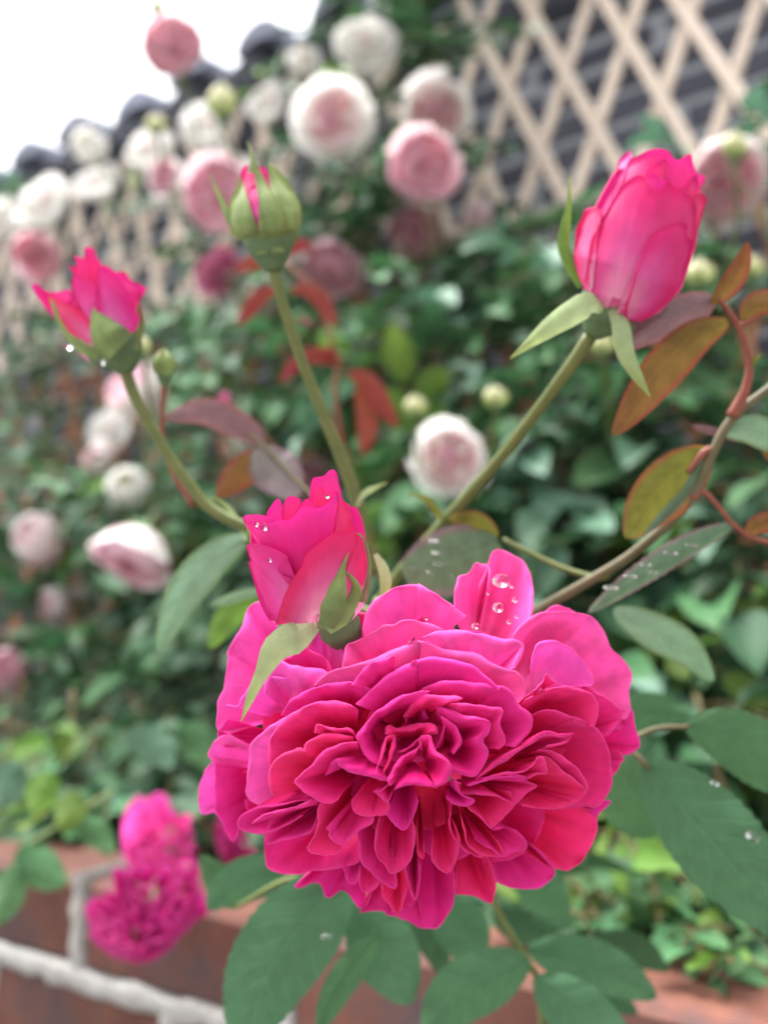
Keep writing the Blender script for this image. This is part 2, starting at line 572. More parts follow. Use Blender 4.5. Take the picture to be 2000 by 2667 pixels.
# grey brick wall behind
gw = thing('grey_brick_wall', 'dark grey brick wall with pale joints behind the lattice', 'brick wall', PL(.6, BED_Z, 1.46))
bm_g = [box_mesh('brick', .234, .10, .052, .003, .0015, 20 + k) for k in range(3)]
bm_h = [box_mesh('brick', .109, .10, .052, .003, .0015, 30 + k) for k in range(3)]
for me in bm_g + bm_h:
    me.materials.append(M['brick_grey'])
cand = []
z0 = -.20
for row in range(25):
    z = z0 + row * .066
    s = -.75 + (0 if row % 2 == 0 else .094)
    k = 0
    while s < 3.3:
        head = (row % 2 == 1 and k % 3 == 2)
        ln = .125 if head else .25
        c = PL(s + ln / 2, z + .033, 1.40)
        x, y, dep = to_px(c)
        vis = -150 < x < 2150 and -150 < y < 1500
        cand.append((0 if vis and y < 900 else 1, dep, s + ln / 2, z + .033, head))
        s += ln
        k += 1
cand.sort()
rest = []
for i, (nv, dep, s, z, head) in enumerate(cand):
    me = (bm_h if head else bm_g)[rnd.randrange(3)]
    mw = frame_mat(s, z, 1.45 + rnd.uniform(-.0025, .0025)) @ Matrix.Rotation(rnd.uniform(-.006, .006), 4, 'Z')
    if i < 300:
        copy_piece('brick', me, gw, mw)
    else:
        rest.append((me, mw))


def join_meshes(name, items, mat, parent, uv=False, smooth=False):
    V, F, UVs, off = [], [], [], 0
    cache = {}
    for me, mw in items:
        if me not in cache:
            co = np.empty(len(me.vertices) * 3, dtype=np.float32)
            me.vertices.foreach_get('co', co)
            uvv = None
            if uv:
                uvv = np.zeros((len(me.vertices), 2), dtype=np.float32)
                li = np.empty(len(me.loops), dtype=np.int32); me.loops.foreach_get('vertex_index', li)
                u = np.empty(len(me.loops) * 2, dtype=np.float32); me.uv_layers[0].data.foreach_get('uv', u)
                uvv[li] = u.reshape(-1, 2)
            cache[me] = (co.reshape(-1, 3), [tuple(p.vertices) for p in me.polygons], uvv)
        co, fs, uvv = cache[me]
        A = np.array((INV[parent] @ mw) if parent in INV else mw)
        V.append(co @ A[:3, :3].T + A[:3, 3])
        F += [tuple(i + off for i in f) for f in fs]
        if uv:
            UVs.append(uvv)
        off += len(co)
    V = np.vstack(V)
    me = mesh(name, V.tolist(), F, np.vstack(UVs) if uv else None, smooth)
    return link(name, me, mat, parent)


o = join_meshes('brick_courses', rest, M['brick_grey'], gw)
o['kind'] = 'stuff'
core = box_mesh('mortar', 4.2, .12, 1.70)
o = link('mortar', core, M['mortar_grey'], gw)
o.matrix_local = INV[gw] @ frame_mat(1.3, .645, 1.4625)

# tile coping on the wall
tc = thing('tile_coping', 'row of dark slate grey barrel tiles capping the wall against the white sky', 'roof', PL(1.3, 1.3, 1.45))
TP, TD0, TZ = .212, 1.225, 1.335
SL = .33


def tile_mesh(name, r0, r1, a0, a1, sgn, length, thick, n=12):
    """a curved tile: an arc of radius r swept back along the slope, with thickness."""
    v, f = [], []
    for j, (y, r) in enumerate(((0, r0), (length, r1))):
        for layer in (0, thick):
            for i in range(n + 1):
                a = a0 + (a1 - a0) * i / n
                v.append(((r - layer) * math.cos(a), y, sgn * (r - layer) * math.sin(a) + y * SL))
    m = n + 1
    for i in range(n):
        f.append((i, i + 1, 2 * m + i + 1, 2 * m + i))                # outer
        f.append((m + i + 1, m + i, 3 * m + i, 3 * m + i + 1))        # inner
        f.append((i + 1, i, m + i, m + i + 1))                        # front lip
    f.append((0, 2 * m, 3 * m, m)); f.append((n, m + n, 3 * m + n, 2 * m + n))
    return mesh(name, v, f, None, True)


bar = tile_mesh('barrel_tile', .066, .058, 0, math.pi, 1, .34, .014)
pan = tile_mesh('pan_tile', .085, .080, .35, math.pi - .35, -1, .34, .012)
bar.materials.append(M['tile']); pan.materials.append(M['tile'])
cap_v = [(0, -.004, .012)] + [(.062 * math.cos(a), -.004, .062 * math.sin(a)) for a in np.linspace(0, math.pi, 13)]
cap = mesh('tile_end', cap_v + [(x, .012, z) for x, y, z in cap_v], [(0, i + 1, i + 2) for i in range(12)] + [(14, 16 + i, 15 + i) for i in range(12)] + [(i + 1, 15 + i, 16 + i, i + 2) for i in range(12)], None, False)
cap.materials.append(M['tile'])
for k in range(-8, 12):
    s = 1.30 + TP * k
    mw = frame_mat(s, TZ + .03, TD0 + rnd.uniform(-.012, .012)) @ Matrix.Rotation(rnd.uniform(-.03, .03), 4, 'Z')
    b = copy_piece('barrel_tile', bar, tc, mw)
    e = bpy.data.objects.new('tile_end', cap); COL.objects.link(e); e.parent = b
    copy_piece('pan_tile', pan, tc, frame_mat(s + TP / 2, TZ + .088, TD0 + .015 + rnd.uniform(-.008, .008)))
eb = box_mesh('eave_course', 4.4, .20, .05, .003)
o = link('eave_course', eb, M['tile'], tc); o.matrix_local = INV[tc] @ frame_mat(1.45, 1.315, 1.42)
eb = box_mesh('ridge', 4.4, .12, .12, .02)
o = link('ridge', eb, M['tile'], tc); o.matrix_local = INV[tc] @ frame_mat(1.45, 1.44, 1.60)


# lattices
def lattice(root, mat, z_lo, z_hi, slope, pitch, s_ref, D, width, s0, s1, r):
    H = z_hi - z_lo
    ln = H * math.sqrt(1 + slope ** 2) + .03
    ang = math.atan(slope)
    base = [box_mesh('slat', width, .009, ln, .0015, .0012, 50 + k) for k in range(3)]
    for me in base:
        me.materials.append(mat)
    n0, n1 = int((s0 - s_ref) / pitch), int((s1 - s_ref) / pitch)
    for k in range(n0, n1 + 1):
        foot = s_ref + k * pitch
        for sgn, dd in ((1, 0.0), (-1, .0125)):
            sc = foot + sgn * slope * H / 2 + r.uniform(-.006, .006)
            mw = frame_mat(sc, (z_lo + z_hi) / 2 + r.uniform(-.01, .01), D + dd) @ Matrix.Rotation(sgn * (ang + r.uniform(-.02, .02)), 4, 'Y')
            copy_piece('slat', base[r.randrange(3)], root, mw)


up = thing('upper_lattice', 'pale wooden diamond lattice fixed to the grey wall above the rail', 'trellis', PL(.6, .79, 1.3))
lattice(up, M['wood_pale'], .79, 1.30, .385, .112, .517, 1.30, .0235, -.45, 2.7, random.Random(3))
o = link('rail', box_mesh('rail', 3.9, .022, .026, .003), M['rail'], up)
o.matrix_local = INV[up] @ frame_mat(1.15, .779, 1.287)
lo = thing('lower_lattice', 'weathered brown diamond lattice behind the bushes below the rail', 'trellis', PL(.6, BED_Z, 1.3))
lattice(lo, M['wood_brown'], BED_Z + .02, .745, .37, .12, .50, 1.305, .026, -.45, 2.7, random.Random(4))
o = link('rail', box_mesh('rail', 3.9, .02, .024, .003), M['wood_brown'], lo)
o.matrix_local = INV[lo] @ frame_mat(1.15, .30, 1.325)


# ------------------------------------------------------------------ where the pale roses stand
PK, WH, LB = 'pink climbing roses on the lattice', 'white climbing roses on the lattice', 'pale roses low in the bed'


def dict_(px, py, w, kind, f, label, group, size=.095, h=None, depth=None):
    w = w * (.92 if kind in ('white', 'open') else 1.0)
    d = depth or size * FPX / w
    D = -NW.dot(U(px, py, d) - CAM)
    if D > 1.24:
        d *= 1.24 / D
    if group == LB:
        d *= .84
        D *= .84
    if D < .60:
        d *= .60 / D
    return dict(px=px, py=py, w=w, kind=kind, f=f, label=label, group=group, h=h, d=d)


ROSES = [
    dict_(452, 122, 160, 'pink', (.1, -.12, 1), 'round pink rose standing alone against the white sky above the coping', PK, h=150),
    dict_(865, 308, 175, 'open', (-.05, -.1, 1), 'white rose with a round pink heart, nearest above the three pink roses beside the lattice', PK),
    dict_(1103, 432, 186, 'pink', (.05, -.15, 1), 'big flat-faced pink rose just left of the bare lattice', PK),
    dict_(1138, 292, 172, 'open', (.05, -.75, .7), 'rose with white back and nodding pink face directly above the big flat-faced pink one', PK),
    dict_(572, 505, 190, 'pink', (-.2, -.25, 1), 'wide pink rose partly hidden behind the closed green bud', PK, h=170),
    dict_(592, 425, 120, 'white', (.2, .6, .6), 'white rose peeping over the pink one behind the closed green bud', WH),
    dict_(430, 462, 92, 'white_pink', (-.4, .1, 1), 'small white rose with a pink heart left of the closed green bud', PK, size=.07),
    dict_(468, 520, 85, 'ball', (.1, -.2, 1), 'creamy half-open rose hanging under the small pink-hearted one', WH, size=.07),
    dict_(237, 382, 92, 'ball', (-.2, .3, .9), 'plump white ball-shaped rose in front of the tile coping', WH, size=.075),
    dict_(540, 330, 120, 'white', (-.1, .3, .8), 'white rose beneath the cream-green bud by the tile coping', WH),
    dict_(388, 392, 115, 'white', (-.3, .35, .8), 'white rose in the row between the ball-shaped one and the cream-green bud', WH),
    dict_(950, 122, 145, 'white', (.1, .2, .9), 'white rose highest on the lattice, under the leaves at the top', WH),
    dict_(700, 268, 96, 'white', (-.3, .2, .9), 'loose white rose left of the white one with the round pink heart', WH),
    dict_(790, 160, 80, 'white', (.2, .3, .9), 'small white rose among leaves below the highest tiles', WH, size=.07),
    dict_(250, 478, 105, 'white', (-.1, .4, .8), 'white rose right below the ball-shaped one, over the pale slats', WH),
    dict_(112, 528, 135, 'white', (-.2, .35, .8), 'white rose second from the left edge, above the dusky pink one', WH),
    dict_(5, 575, 100, 'white', (-.2, .2, .9), 'white rose cut by the left edge of the picture', WH),
    dict_(97, 668, 118, 'dusky', (-.1, -.45, .9), 'dusky rose with a dark heart above the left pink bud', PK),
    dict_(1080, 602, 132, 'pink', (0, -.3, 1), 'smaller dusky pink rose under the big flat-faced pink one', PK),
    dict_(862, 706, 150, 'pink', (.1, -.3, .9), 'faded pink rose below and left of the smaller dusky pink one, half covered by leaves', PK),
    dict_(1240, 566, 78, 'pale_ball', (.1, .1, .9), 'little pale pink rose at the foot of the lattice', PK, size=.06),
    dict_(565, 705, 112, 'magenta', (-.3, .2, .9), 'dark dull pink rose between the left pink bud and the closed green bud', PK, size=.07),
    dict_(1885, 480, 205, 'white_pink', (.05, -.45, .9), 'white-topped pink rose right beside the tall pink bud', PK, h=205),
    dict_(1172, 1192, 178, 'open', (.15, .30, 1), 'white rose with a rolled pink heart behind the stem of the tall pink bud', LB, depth=.92),
    dict_(350, 1010, 135, 'side', (-.4, .55, .4), 'pink and white half-open rose behind the stem of the left bud', LB, h=220),
    dict_(292, 1120, 105, 'white', (-.3, .2, .8), 'white rose under the pink and white half-open one', LB),
    dict_(268, 1188, 88, 'pale_ball', (-.4, .1, .8), 'small blush rose left of the creamy ball-shaped one', LB, size=.07),
    dict_(336, 1268, 112, 'ball', (0, .3, .9), 'creamy ball-shaped rose low on the left', LB, size=.08),
    dict_(104, 1408, 128, 'pale_ball', (-.1, .55, .7), 'tall white and pink half-open rose near the left edge', LB, h=175),
    dict_(345, 1456, 200, 'side', (-.25, -.8, .5), 'large rose with white top and pink underside at the left', LB, h=190),
    dict_(150, 1570, 92, 'pale_ball', (-.4, .1, .8), 'left one of two blush half-open roses side by side below the large white-topped one', LB, size=.07),
    dict_(216, 1562, 76, 'ball', (.4, .1, .8), 'right one of two blush half-open roses side by side below the large white-topped one', LB, size=.065),
    dict_(18, 1738, 96, 'pink', (.3, .3, .8), 'mauve-pink rose cut by the left edge low in the picture', LB, size=.065),
    dict_(640, 1165, 95, 'ball', (.2, .5, .7), 'cream rose behind the purple and orange leaf', LB, size=.08),
    dict_(815, 1262, 125, 'white_pink', (.2, .2, .9), 'blush rose peeping out behind the top of the half-open pink bud', LB, size=.085),
]

# ------------------------------------------------------------------ background foliage
def leaf_mesh(name, mat, n=8, w=.30, fold=.18, droop=.18, serr=.0, seed=0, wid_pow=.75):
    """a leaflet of unit length along +x, face up +z."""
    r = random.Random(seed)
    v, uv = [], []
    tw = r.uniform(-.15, .15)
    for i in range(n + 1):
        t = i / n
        ww = w * (math.sin(math.pi * min(1, t ** .85 * .98 + .01)) ** wid_pow) if 0 < i < n else .004
        if serr and 0 < i < n:
            ww *= 1 + serr * (1 if i % 2 else -1)
        for k, u in enumerate((-1, -.5, 0, .5, 1)):
            y = u * ww
            z = fold * abs(u) * ww * 1.6 - droop * t * t + tw * y * t + .015 * math.sin(9 * t + 2 * u)
            v.append((t, y, z)); uv.append(((u + 1) / 2, t))
    me = mesh(name, v, grid_faces(n + 1, 5), uv, True)
    me.materials.append(mat)
    return me


LEAVES = {k: [leaf_mesh('leaf', M[k], 7, .25 + .035 * j, .12 + .1 * j, .1 + .08 * j, 0, j) for j in range(4)]
          for k in ('leaf_dark', 'leaf_mid', 'leaf_grey', 'leaf_young', 'leaf_red')}


def leaf_matrix(p, d, nrm, size):
    x = d.normalized()
    y = nrm.cross(x)
    if y.length < 1e-3:
        y = Vector((0, 1, 0)).cross(x)
    y.normalize()
    z = x.cross(y)
    return Matrix(((x.x * size, y.x * size, z.x * size, p.x), (x.y * size, y.y * size, z.y * size, p.y), (x.z * size, y.z * size, z.z * size, p.z), (0, 0, 0, 1)))


def foliage(root, blobs, seed, canes=(), keep=None, part_limit=300):
    """compound leaves scattered through the plant's volume: each leaflet a part, those past the limit joined."""
    r = random.Random(seed)
    items, stalks = [], []
    for (cx, cy, rx, ry, D0, D1, count, size, mix) in blobs:
        kinds, wts = zip(*mix.items())
        made = tries = 0
        while made < count and tries < count * 6:
            tries += 1
            a, q = r.uniform(0, 2 * math.pi), math.sqrt(r.random())
            px, py = cx + rx * q * math.cos(a), cy + ry * q * math.sin(a)
            D = r.uniform(D0, D1)
            if keep and keep(px, py, r):
                continue

            p = Wp(px, py, D)
            if p.z < CAM.z + BED_Z + .01:
                continue
            made += 1
            kind = r.choices(kinds, wts)[0]
            sz = size * r.uniform(.75, 1.25)
            axis = (NW * r.uniform(.1, .9) + DW * r.uniform(-1, 1) + Vector((0, 0, r.uniform(-.6, .35)))).normalized()
            nrm = (Vector((0, 0, 1)) * r.uniform(.5, 1.1) + NW * r.uniform(.1, .9) + Vector((r.uniform(-.4, .4), r.uniform(-.4, .4), 0))).normalized()
            side = nrm.cross(axis).normalized()
            nrm = axis.cross(side).normalized()
            ra = sz * 2.1
            spots = [(1.0, 0, 1.1), (.68, 1, 1), (.68, -1, 1), (.3, 1, .8), (.3, -1, .8)]
            if r.random() < .3:
                spots = spots[:3]
            n_before = len(items)
            for (t, sg, k) in spots:
                b = p + axis * (ra * t) + Vector((0, 0, -.25 * ra * t * t))
                d = axis if sg == 0 else (axis * .55 + side * sg)
                d = (d + Vector((r.uniform(-.25, .25), r.uniform(-.25, .25), r.uniform(-.35, .1)))).normalized()
                nn = (nrm + Vector((r.uniform(-.35, .35), r.uniform(-.35, .35), r.uniform(-.1, .3)))).normalized()
                me = LEAVES[kind][r.randrange(4)]
                tip_ = b + d * sz
                if -NW.dot(tip_ - CAM) < .405 and tip_.z < CAM.z - .13:
                    continue
                lx, ly, ld = to_px(b + d * (sz * .45))
                m_ = sz * .38 * FPX / ld
                if any(ld < q['d'] + .05 and ((lx - q['px']) / (q['w'] * .5 + m_)) ** 2 + ((ly - q['py']) / ((q['h'] or q['w']) * .5 + m_)) ** 2 < 1 for q in ROSES):
                    continue
                items.append((me, leaf_matrix(b, d, nn, sz * k * r.uniform(.85, 1.15)), kind, b))
            if len(items) - n_before < 2:
                continue
            stalks.append((p - axis * ra * .5 - Vector((0, 0, .1 * ra)), p, p + axis * ra * .6 + Vector((0, 0, -.09 * ra)), p + axis * ra + Vector((0, 0, -.25 * ra))))

    def key(it):
        x, y, d = to_px(it[3])
        inside = -60 < x < 2060 and -60 < y < 2730
        return (0 if inside else 1, d)
    items.sort(key=key)
    for me, mw, kind, b in items[:part_limit]:
        copy_piece('leaf', me, root, mw)
    by = {}
    for me, mw, kind, b in items[part_limit:]:
        by.setdefault(kind, []).append((me, mw))
    for kind, its in by.items():
        o = join_meshes('leaf_mass', its, M[kind], root, True, True)
        o['kind'] = 'stuff'
    V, F = [], []
    for st in stalks:
        for a, b in zip(st[:-1], st[1:]):
            d = (b - a).normalized()
            e = d.cross(Vector((.3, .5, .8))).normalized() * .0011
            f = d.cross(e).normalized() * .0011
            o = len(V)
            V += [a + e, a - e * .5 + f, a - e * .5 - f, b + e, b - e * .5 + f, b - e * .5 - f]
            F += [(o, o + 1, o + 4, o + 3), (o + 1, o + 2, o + 5, o + 4), (o + 2, o, o + 3, o + 5)]
    if V:
        o = link('leaf_stalks', mesh('leaf_stalks', V, F, None, True, inv_of(root)), M['cane'], root)
        o['kind'] = 'stuff'
    for pts, rad in canes:
        tube('cane', pts, rad, M['cane'], root, 8)


def in_poly(x, y, P):
    c = False
    j = len(P) - 1
    for i in range(len(P)):
        if (P[i][1] > y) != (P[j][1] > y) and x < (P[j][0] - P[i][0]) * (y - P[i][1]) / (P[j][1] - P[i][1]) + P[i][0]:
            c = not c
        j = i
    return c


BRICK_WINDOW = [(1180, 140), (1330, 40), (1400, -200), (2200, -200), (2200, 200), (1900, 280), (1830, 420), (1650, 480), (1420, 545), (1290, 560), (1230, 420), (1290, 300)]
SKY_WINDOW = [(-50, -200), (930, -200), (900, 60), (740, 150), (600, 240), (330, 380), (100, 470), (-50, 520)]


def keep_upper(x, y, r):
    return in_poly(x, y, BRICK_WINDOW) or in_poly(x, y, SKY_WINDOW)


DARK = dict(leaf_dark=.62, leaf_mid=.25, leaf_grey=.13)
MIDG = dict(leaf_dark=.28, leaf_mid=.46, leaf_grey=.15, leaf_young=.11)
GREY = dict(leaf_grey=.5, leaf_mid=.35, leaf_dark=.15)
YOUNG = dict(leaf_young=.35, leaf_mid=.45, leaf_dark=.2)


def canes_for(pts):
    return pts


b1 = thing('climbing_rose', 'climbing rose with blue-green leaves and pale blooms on the lattice beside the bare bricks', 'rose bush', PL(.75, BED_Z, 1.2), 'rose bushes growing in the bed')
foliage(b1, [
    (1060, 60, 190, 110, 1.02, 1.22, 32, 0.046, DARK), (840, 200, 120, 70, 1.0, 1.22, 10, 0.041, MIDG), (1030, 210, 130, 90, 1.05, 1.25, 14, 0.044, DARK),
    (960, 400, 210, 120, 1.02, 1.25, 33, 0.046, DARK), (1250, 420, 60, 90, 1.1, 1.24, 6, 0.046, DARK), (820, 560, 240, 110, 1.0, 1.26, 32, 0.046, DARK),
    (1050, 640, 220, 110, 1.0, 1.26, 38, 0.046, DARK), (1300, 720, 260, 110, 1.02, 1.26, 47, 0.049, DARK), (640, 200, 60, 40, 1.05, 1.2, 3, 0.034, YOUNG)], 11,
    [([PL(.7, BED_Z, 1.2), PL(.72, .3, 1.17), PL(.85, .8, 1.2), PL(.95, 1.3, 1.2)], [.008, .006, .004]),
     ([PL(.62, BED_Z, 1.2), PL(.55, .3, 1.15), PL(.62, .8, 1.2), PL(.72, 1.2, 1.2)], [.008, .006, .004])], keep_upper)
b2 = thing('climbing_rose', 'climbing rose with sparse leaves and many white blooms on the left end of the lattice', 'rose bush', PL(1.6, BED_Z, 1.2), 'rose bushes growing in the bed')
foliage(b2, [
    (560, 380, 190, 110, 1.0, 1.22, 7, 0.040, MIDG), (330, 470, 230, 100, 1.05, 1.25, 3, 0.037, MIDG), (420, 640, 300, 130, 1.05, 1.25, 8, 0.037, DARK),
    (40, 480, 60, 40, 1.1, 1.25, 4, 0.046, dict(leaf_mid=1)), (300, 870, 330, 90, 1.08, 1.27, 34, 0.041, DARK), (90, 980, 170, 150, 1.05, 1.27, 32, 0.041, DARK),
    (470, 450, 60, 60, .95, 1.05, 4, 0.034, YOUNG)], 12,
    [([PL(1.7, BED_Z, 1.2), PL(1.68, .3, 1.17), PL(1.75, .8, 1.2), PL(1.9, 1.25, 1.2)], [.008, .006, .004])], keep_upper)
b3 = thing('rose_bush', 'rose bush with broad grey-green leaves and green buds at the right below the rail', 'rose bush', PL(.25, BED_Z, 1.0), 'rose bushes growing in the bed')
foliage(b3, [
    (1560, 760, 260, 140, .85, 1.15, 24, 0.053, GREY), (1900, 420, 120, 150, .85, 1.1, 13, 0.050, GREY), (1880, 760, 160, 160, .85, 1.1, 23, 0.050, MIDG),
    (1500, 1080, 230, 130, .80, 1.1, 23, 0.055, GREY), (1860, 1080, 190, 150, .85, 1.1, 24, 0.053, GREY), (1430, 1330, 230, 160, .80, 1.12, 28, 0.053, GREY),
    (1800, 1400, 240, 180, .75, 1.1, 34, 0.053, MIDG)], 13,
    [([PL(.25, BED_Z, 1.0), PL(.28, .2, 1.0), PL(.34, .6, 1.02)], [.007, .005, .003]), ([PL(.12, BED_Z, .95), PL(.10, .2, .95), PL(.14, .6, 1.0)], [.007, .005, .003]),
     ([PL(.35, BED_Z, 1.0), PL(.40, .15, .98), PL(.47, .45, 1.0)], [.007, .005, .003])], keep_upper)
b4 = thing('rose_bush', 'dense dark green rose bush in the middle between the upright bud stems', 'rose bush', PL(.7, BED_Z, .95), 'rose bushes growing in the bed')
foliage(b4, [
    (850, 800, 280, 130, .85, 1.2, 53, 0.046, MIDG), (700, 1020, 260, 150, .85, 1.2, 61, 0.046, MIDG), (1080, 950, 220, 150, .85, 1.2, 47, 0.046, MIDG),
    (1000, 1250, 260, 150, .8, 1.15, 57, 0.049, MIDG), (620, 1250, 220, 150, .8, 1.15, 47, 0.049, DARK), (600, 950, 60, 110, .8, .9, 6, 0.046, YOUNG)], 14,
    [([PL(.7, BED_Z, .95), PL(.68, .2, .95), PL(.75, .6, 1.0)], [.008, .006, .003]), ([PL(.55, BED_Z, .95), PL(.58, .2, .95), PL(.55, .5, 1.0)], [.008, .006, .003])], keep_upper)
b5 = thing('rose_bush', 'leafy green rose bush at the left edge carrying white and pink blooms', 'rose bush', PL(1.0, BED_Z, .9), 'rose bushes growing in the bed')
foliage(b5, [
    (200, 1290, 240, 110, .85, 1.15, 42, 0.041, MIDG), (420, 1360, 180, 150, .8, 1.1, 34, 0.044, MIDG), (160, 1560, 220, 170, .72, 1.05, 56, 0.044, DARK),
    (300, 1420, 330, 200, .95, 1.22, 51, 0.047, DARK), (330, 1750, 330, 200, .85, 1.15, 48, 0.045, DARK), (120, 1150, 160, 110, 1.0, 1.25, 18, 0.041, DARK), (420, 1700, 200, 170, .72, 1.05, 33, 0.044, DARK), (120, 1230, 140, 50, .8, .9, 10, 0.040, YOUNG)], 15,
    [([PL(1.0, BED_Z, .9), PL(1.0, .1, .9), PL(1.05, .35, .95)], [.007, .005, .003]), ([PL(.8, BED_Z, .9), PL(.82, .1, .88), PL(.86, .3, .92)], [.007, .005, .003])])
b6 = thing('shrub', 'low bright green shrub spilling over the brick edge at the lower left', 'shrub', PL(.72, BED_Z, .56), 'low shrubs behind the brick edge')
foliage(b6, [
    (260, 1900, 260, 110, .56, .85, 47, 0.034, MIDG), (130, 2060, 180, 120, .50, .72, 33, 0.032, dict(leaf_young=.2, leaf_mid=.5, leaf_dark=.3)),
    (380, 2080, 160, 110, .52, .75, 28, 0.034, MIDG), (150, 2110, 90, 60, .5, .56, 6, 0.030, dict(leaf_young=1)), (80, 2250, 70, 50, .44, .50, 3, 0.040, dict(leaf_mid=1)),
    (560, 1900, 90, 200, .6, .9, 19, 0.040, DARK)], 16,
    [([PL(.72, BED_Z, .56), PL(.72, -.12, .56), PL(.75, -.04, .58)], [.005, .004, .002])])
b7 = thing('shrub', 'small leaved green shrub with yellow-green tips under the big leaves at the lower right', 'shrub', PL(.1, BED_Z, .62), 'low shrubs behind the brick edge')
foliage(b7, [
    (1830, 2520, 240, 50, .45, .54, 30, .018, dict(leaf_mid=.6, leaf_dark=.3, leaf_young=.1)), (1720, 2280, 260, 190, .52, .80, 62, 0.025, dict(leaf_mid=.5, leaf_dark=.42, leaf_young=.08)), (1900, 2480, 160, 130, .48, .62, 32, 0.025, dict(leaf_mid=.55, leaf_young=.05, leaf_dark=.4)),
    (1500, 2430, 160, 130, .50, .70, 28, 0.032, DARK), (1560, 2420, 50, 30, .50, .53, 2, 0.022, dict(leaf_young=1)), (1750, 2290, 110, 90, .52, .60, 8, 0.015, dict(leaf_young=.8, leaf_mid=.2))], 17,
    [([PL(.1, BED_Z, .62), PL(.1, -.12, .62), PL(.12, -.03, .64)], [.005, .004, .002])])
b8 = thing('rose_bush', 'rose bush with shaded leaves behind the right side of the large open bloom', 'rose bush', PL(.22, BED_Z, .8), 'rose bushes growing in the bed')
foliage(b8, [
    (1700, 1700, 300, 170, .70, 1.0, 52, 0.049, MIDG), (1850, 1930, 200, 160, .65, .95, 34, 0.046, MIDG), (1450, 2050, 220, 180, .60, .95, 42, 0.046, DARK),
    (1200, 1500, 240, 160, .7, 1.05, 32, 0.049, MIDG)], 18,
    [([PL(.22, BED_Z, .8), PL(.22, -.05, .8), PL(.26, .2, .85)], [.007, .005, .003])])
b9 = thing('rose_bush', 'dark shaded rose bush behind and below the left side of the large open bloom', 'rose bush', PL(.5, BED_Z, .7), 'rose bushes growing in the bed')
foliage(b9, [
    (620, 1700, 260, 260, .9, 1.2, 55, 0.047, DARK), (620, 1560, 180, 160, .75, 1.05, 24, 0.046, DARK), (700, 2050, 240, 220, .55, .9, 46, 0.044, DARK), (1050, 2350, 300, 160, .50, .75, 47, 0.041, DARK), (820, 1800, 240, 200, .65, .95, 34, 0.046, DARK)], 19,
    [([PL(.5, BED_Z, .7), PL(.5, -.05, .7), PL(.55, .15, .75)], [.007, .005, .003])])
# ------------------------------------------------------------------ the large open bloom
HD = 0.200                                                # distance of the bloom's base plane
HS = HD / FPX
HC = (1075, 1900)


def cA(*p): return [(500 + x / 2.765, 1400 + y / 2.765) for x, y in p]
def cB(*p): return [(1050 + x / 2.552, 1400 + y / 2.552) for x, y in p]
def cC(*p): return [(500 + x / 2.765, 1850 + y / 2.765) for x, y in p]
def cD(*p): return [(1000 + x / 2.37, 1850 + y / 2.37) for x, y in p]
def cE(*p): return [(850 + x / 3.016, 1700 + y / 3.016) for x, y in p]


def dome(x, y):
    q = ((x - HC[0]) / 610) ** 2 + ((y - HC[1]) / 520) ** 2
    return 400 * (1 - q) - 110 * math.exp(-((x - 1060) ** 2 + (y - 1900) ** 2) / (2 * 80 ** 2))


def petal_fan(parent, rim, base=None, off=0.0, drop=190.0, t=.72, roll=9.0, mat='petal', crease=7.0, nk=2.5, ruffle=6.0, seed=0,
              nu=30, nv=14, bs=.14, zfun=dome, D0=HD, S=HS, power=1.0, rollang=105, center=HC, name='petal', lab=None):
    r = random.Random(seed)
    R = cat_rom(rim, nu)
    q_ = min(1.0, float(np.linalg.norm(np.diff(R, axis=0), axis=1).sum()) / 420)
    crease, ruffle = crease * q_ * .8, ruffle * q_ * .6
    c = R.mean(axis=0)
    if base is None:
        B = c + (np.array(center) - c) * t
    else:
        B = np.array(base, dtype=float)
    out = R - B
    out /= np.linalg.norm(out, axis=1)[:, None] + 1e-6
    tan = np.gradient(R, axis=0)
    nor = np.stack([tan[:, 1], -tan[:, 0]], axis=1)
    nor /= np.linalg.norm(nor, axis=1)[:, None] + 1e-6
    if (nor * out).sum() < 0:
        nor = -nor
    o = nor * .7 + out * .5
    o /= np.linalg.norm(o, axis=1)[:, None] + 1e-6
    uu = np.linspace(0, 1, nu + 1)
    endf = np.minimum(1, np.minimum(uu, 1 - uu) * 5 + .25)
    rr = roll * endf * (1 + .35 * np.sin(uu * 17 + r.uniform(0, 6)))
    ph = [r.uniform(0, 6.28) for _ in range(6)]
    ruff = ruffle * (np.sin(uu * 11 + ph[0]) + .6 * np.sin(uu * 23 + ph[1]))
    jag = (2.4 * np.sin(uu * 31 + ph[4]) + 1.8 * np.sin(uu * 53 + ph[5])) * q_
    Rin = R - o * rr[:, None] * .9 + o * (jag * endf)[:, None] * .6
    zr = np.array([zfun(x, y) for x, y in R]) + off + ruff
    zb = zr.mean() - drop
    rows = []
    for j in range(nv + 1):
        vv = j / nv
        f = bs + (1 - bs) * vv
        xy = B + (Rin - B) * f
        gz = math.sin(vv * math.pi / 2) ** power
        z = zb + (zr - zb) * gz
        z = z + crease * np.sin(nk * 6.28 * (uu - .5) + ph[2]) * math.sin(vv * math.pi * .8) + crease * .5 * np.sin(nk * 13 * uu + ph[3]) * vv * (1.2 - vv) + 1.5 * q_ * np.sin(31 * uu + 5 * vv + ph[1]) * vv
        rows.append([U(x, y, D0 - zz * S) for (x, y), zz in zip(xy, z)])
    for k in range(1, 5):
        th = math.radians(rollang * k / 4)
        xy = Rin + o * (rr * math.sin(th))[:, None]
        z = zr - rr * (1 - math.cos(th)) * 1.1
        rows.append([U(x, y, D0 - zz * S) for (x, y), zz in zip(xy, z)])
    ob = part_grid(name, rows, M[mat], parent)
    if lab:
        ob['label'] = lab
    return ob


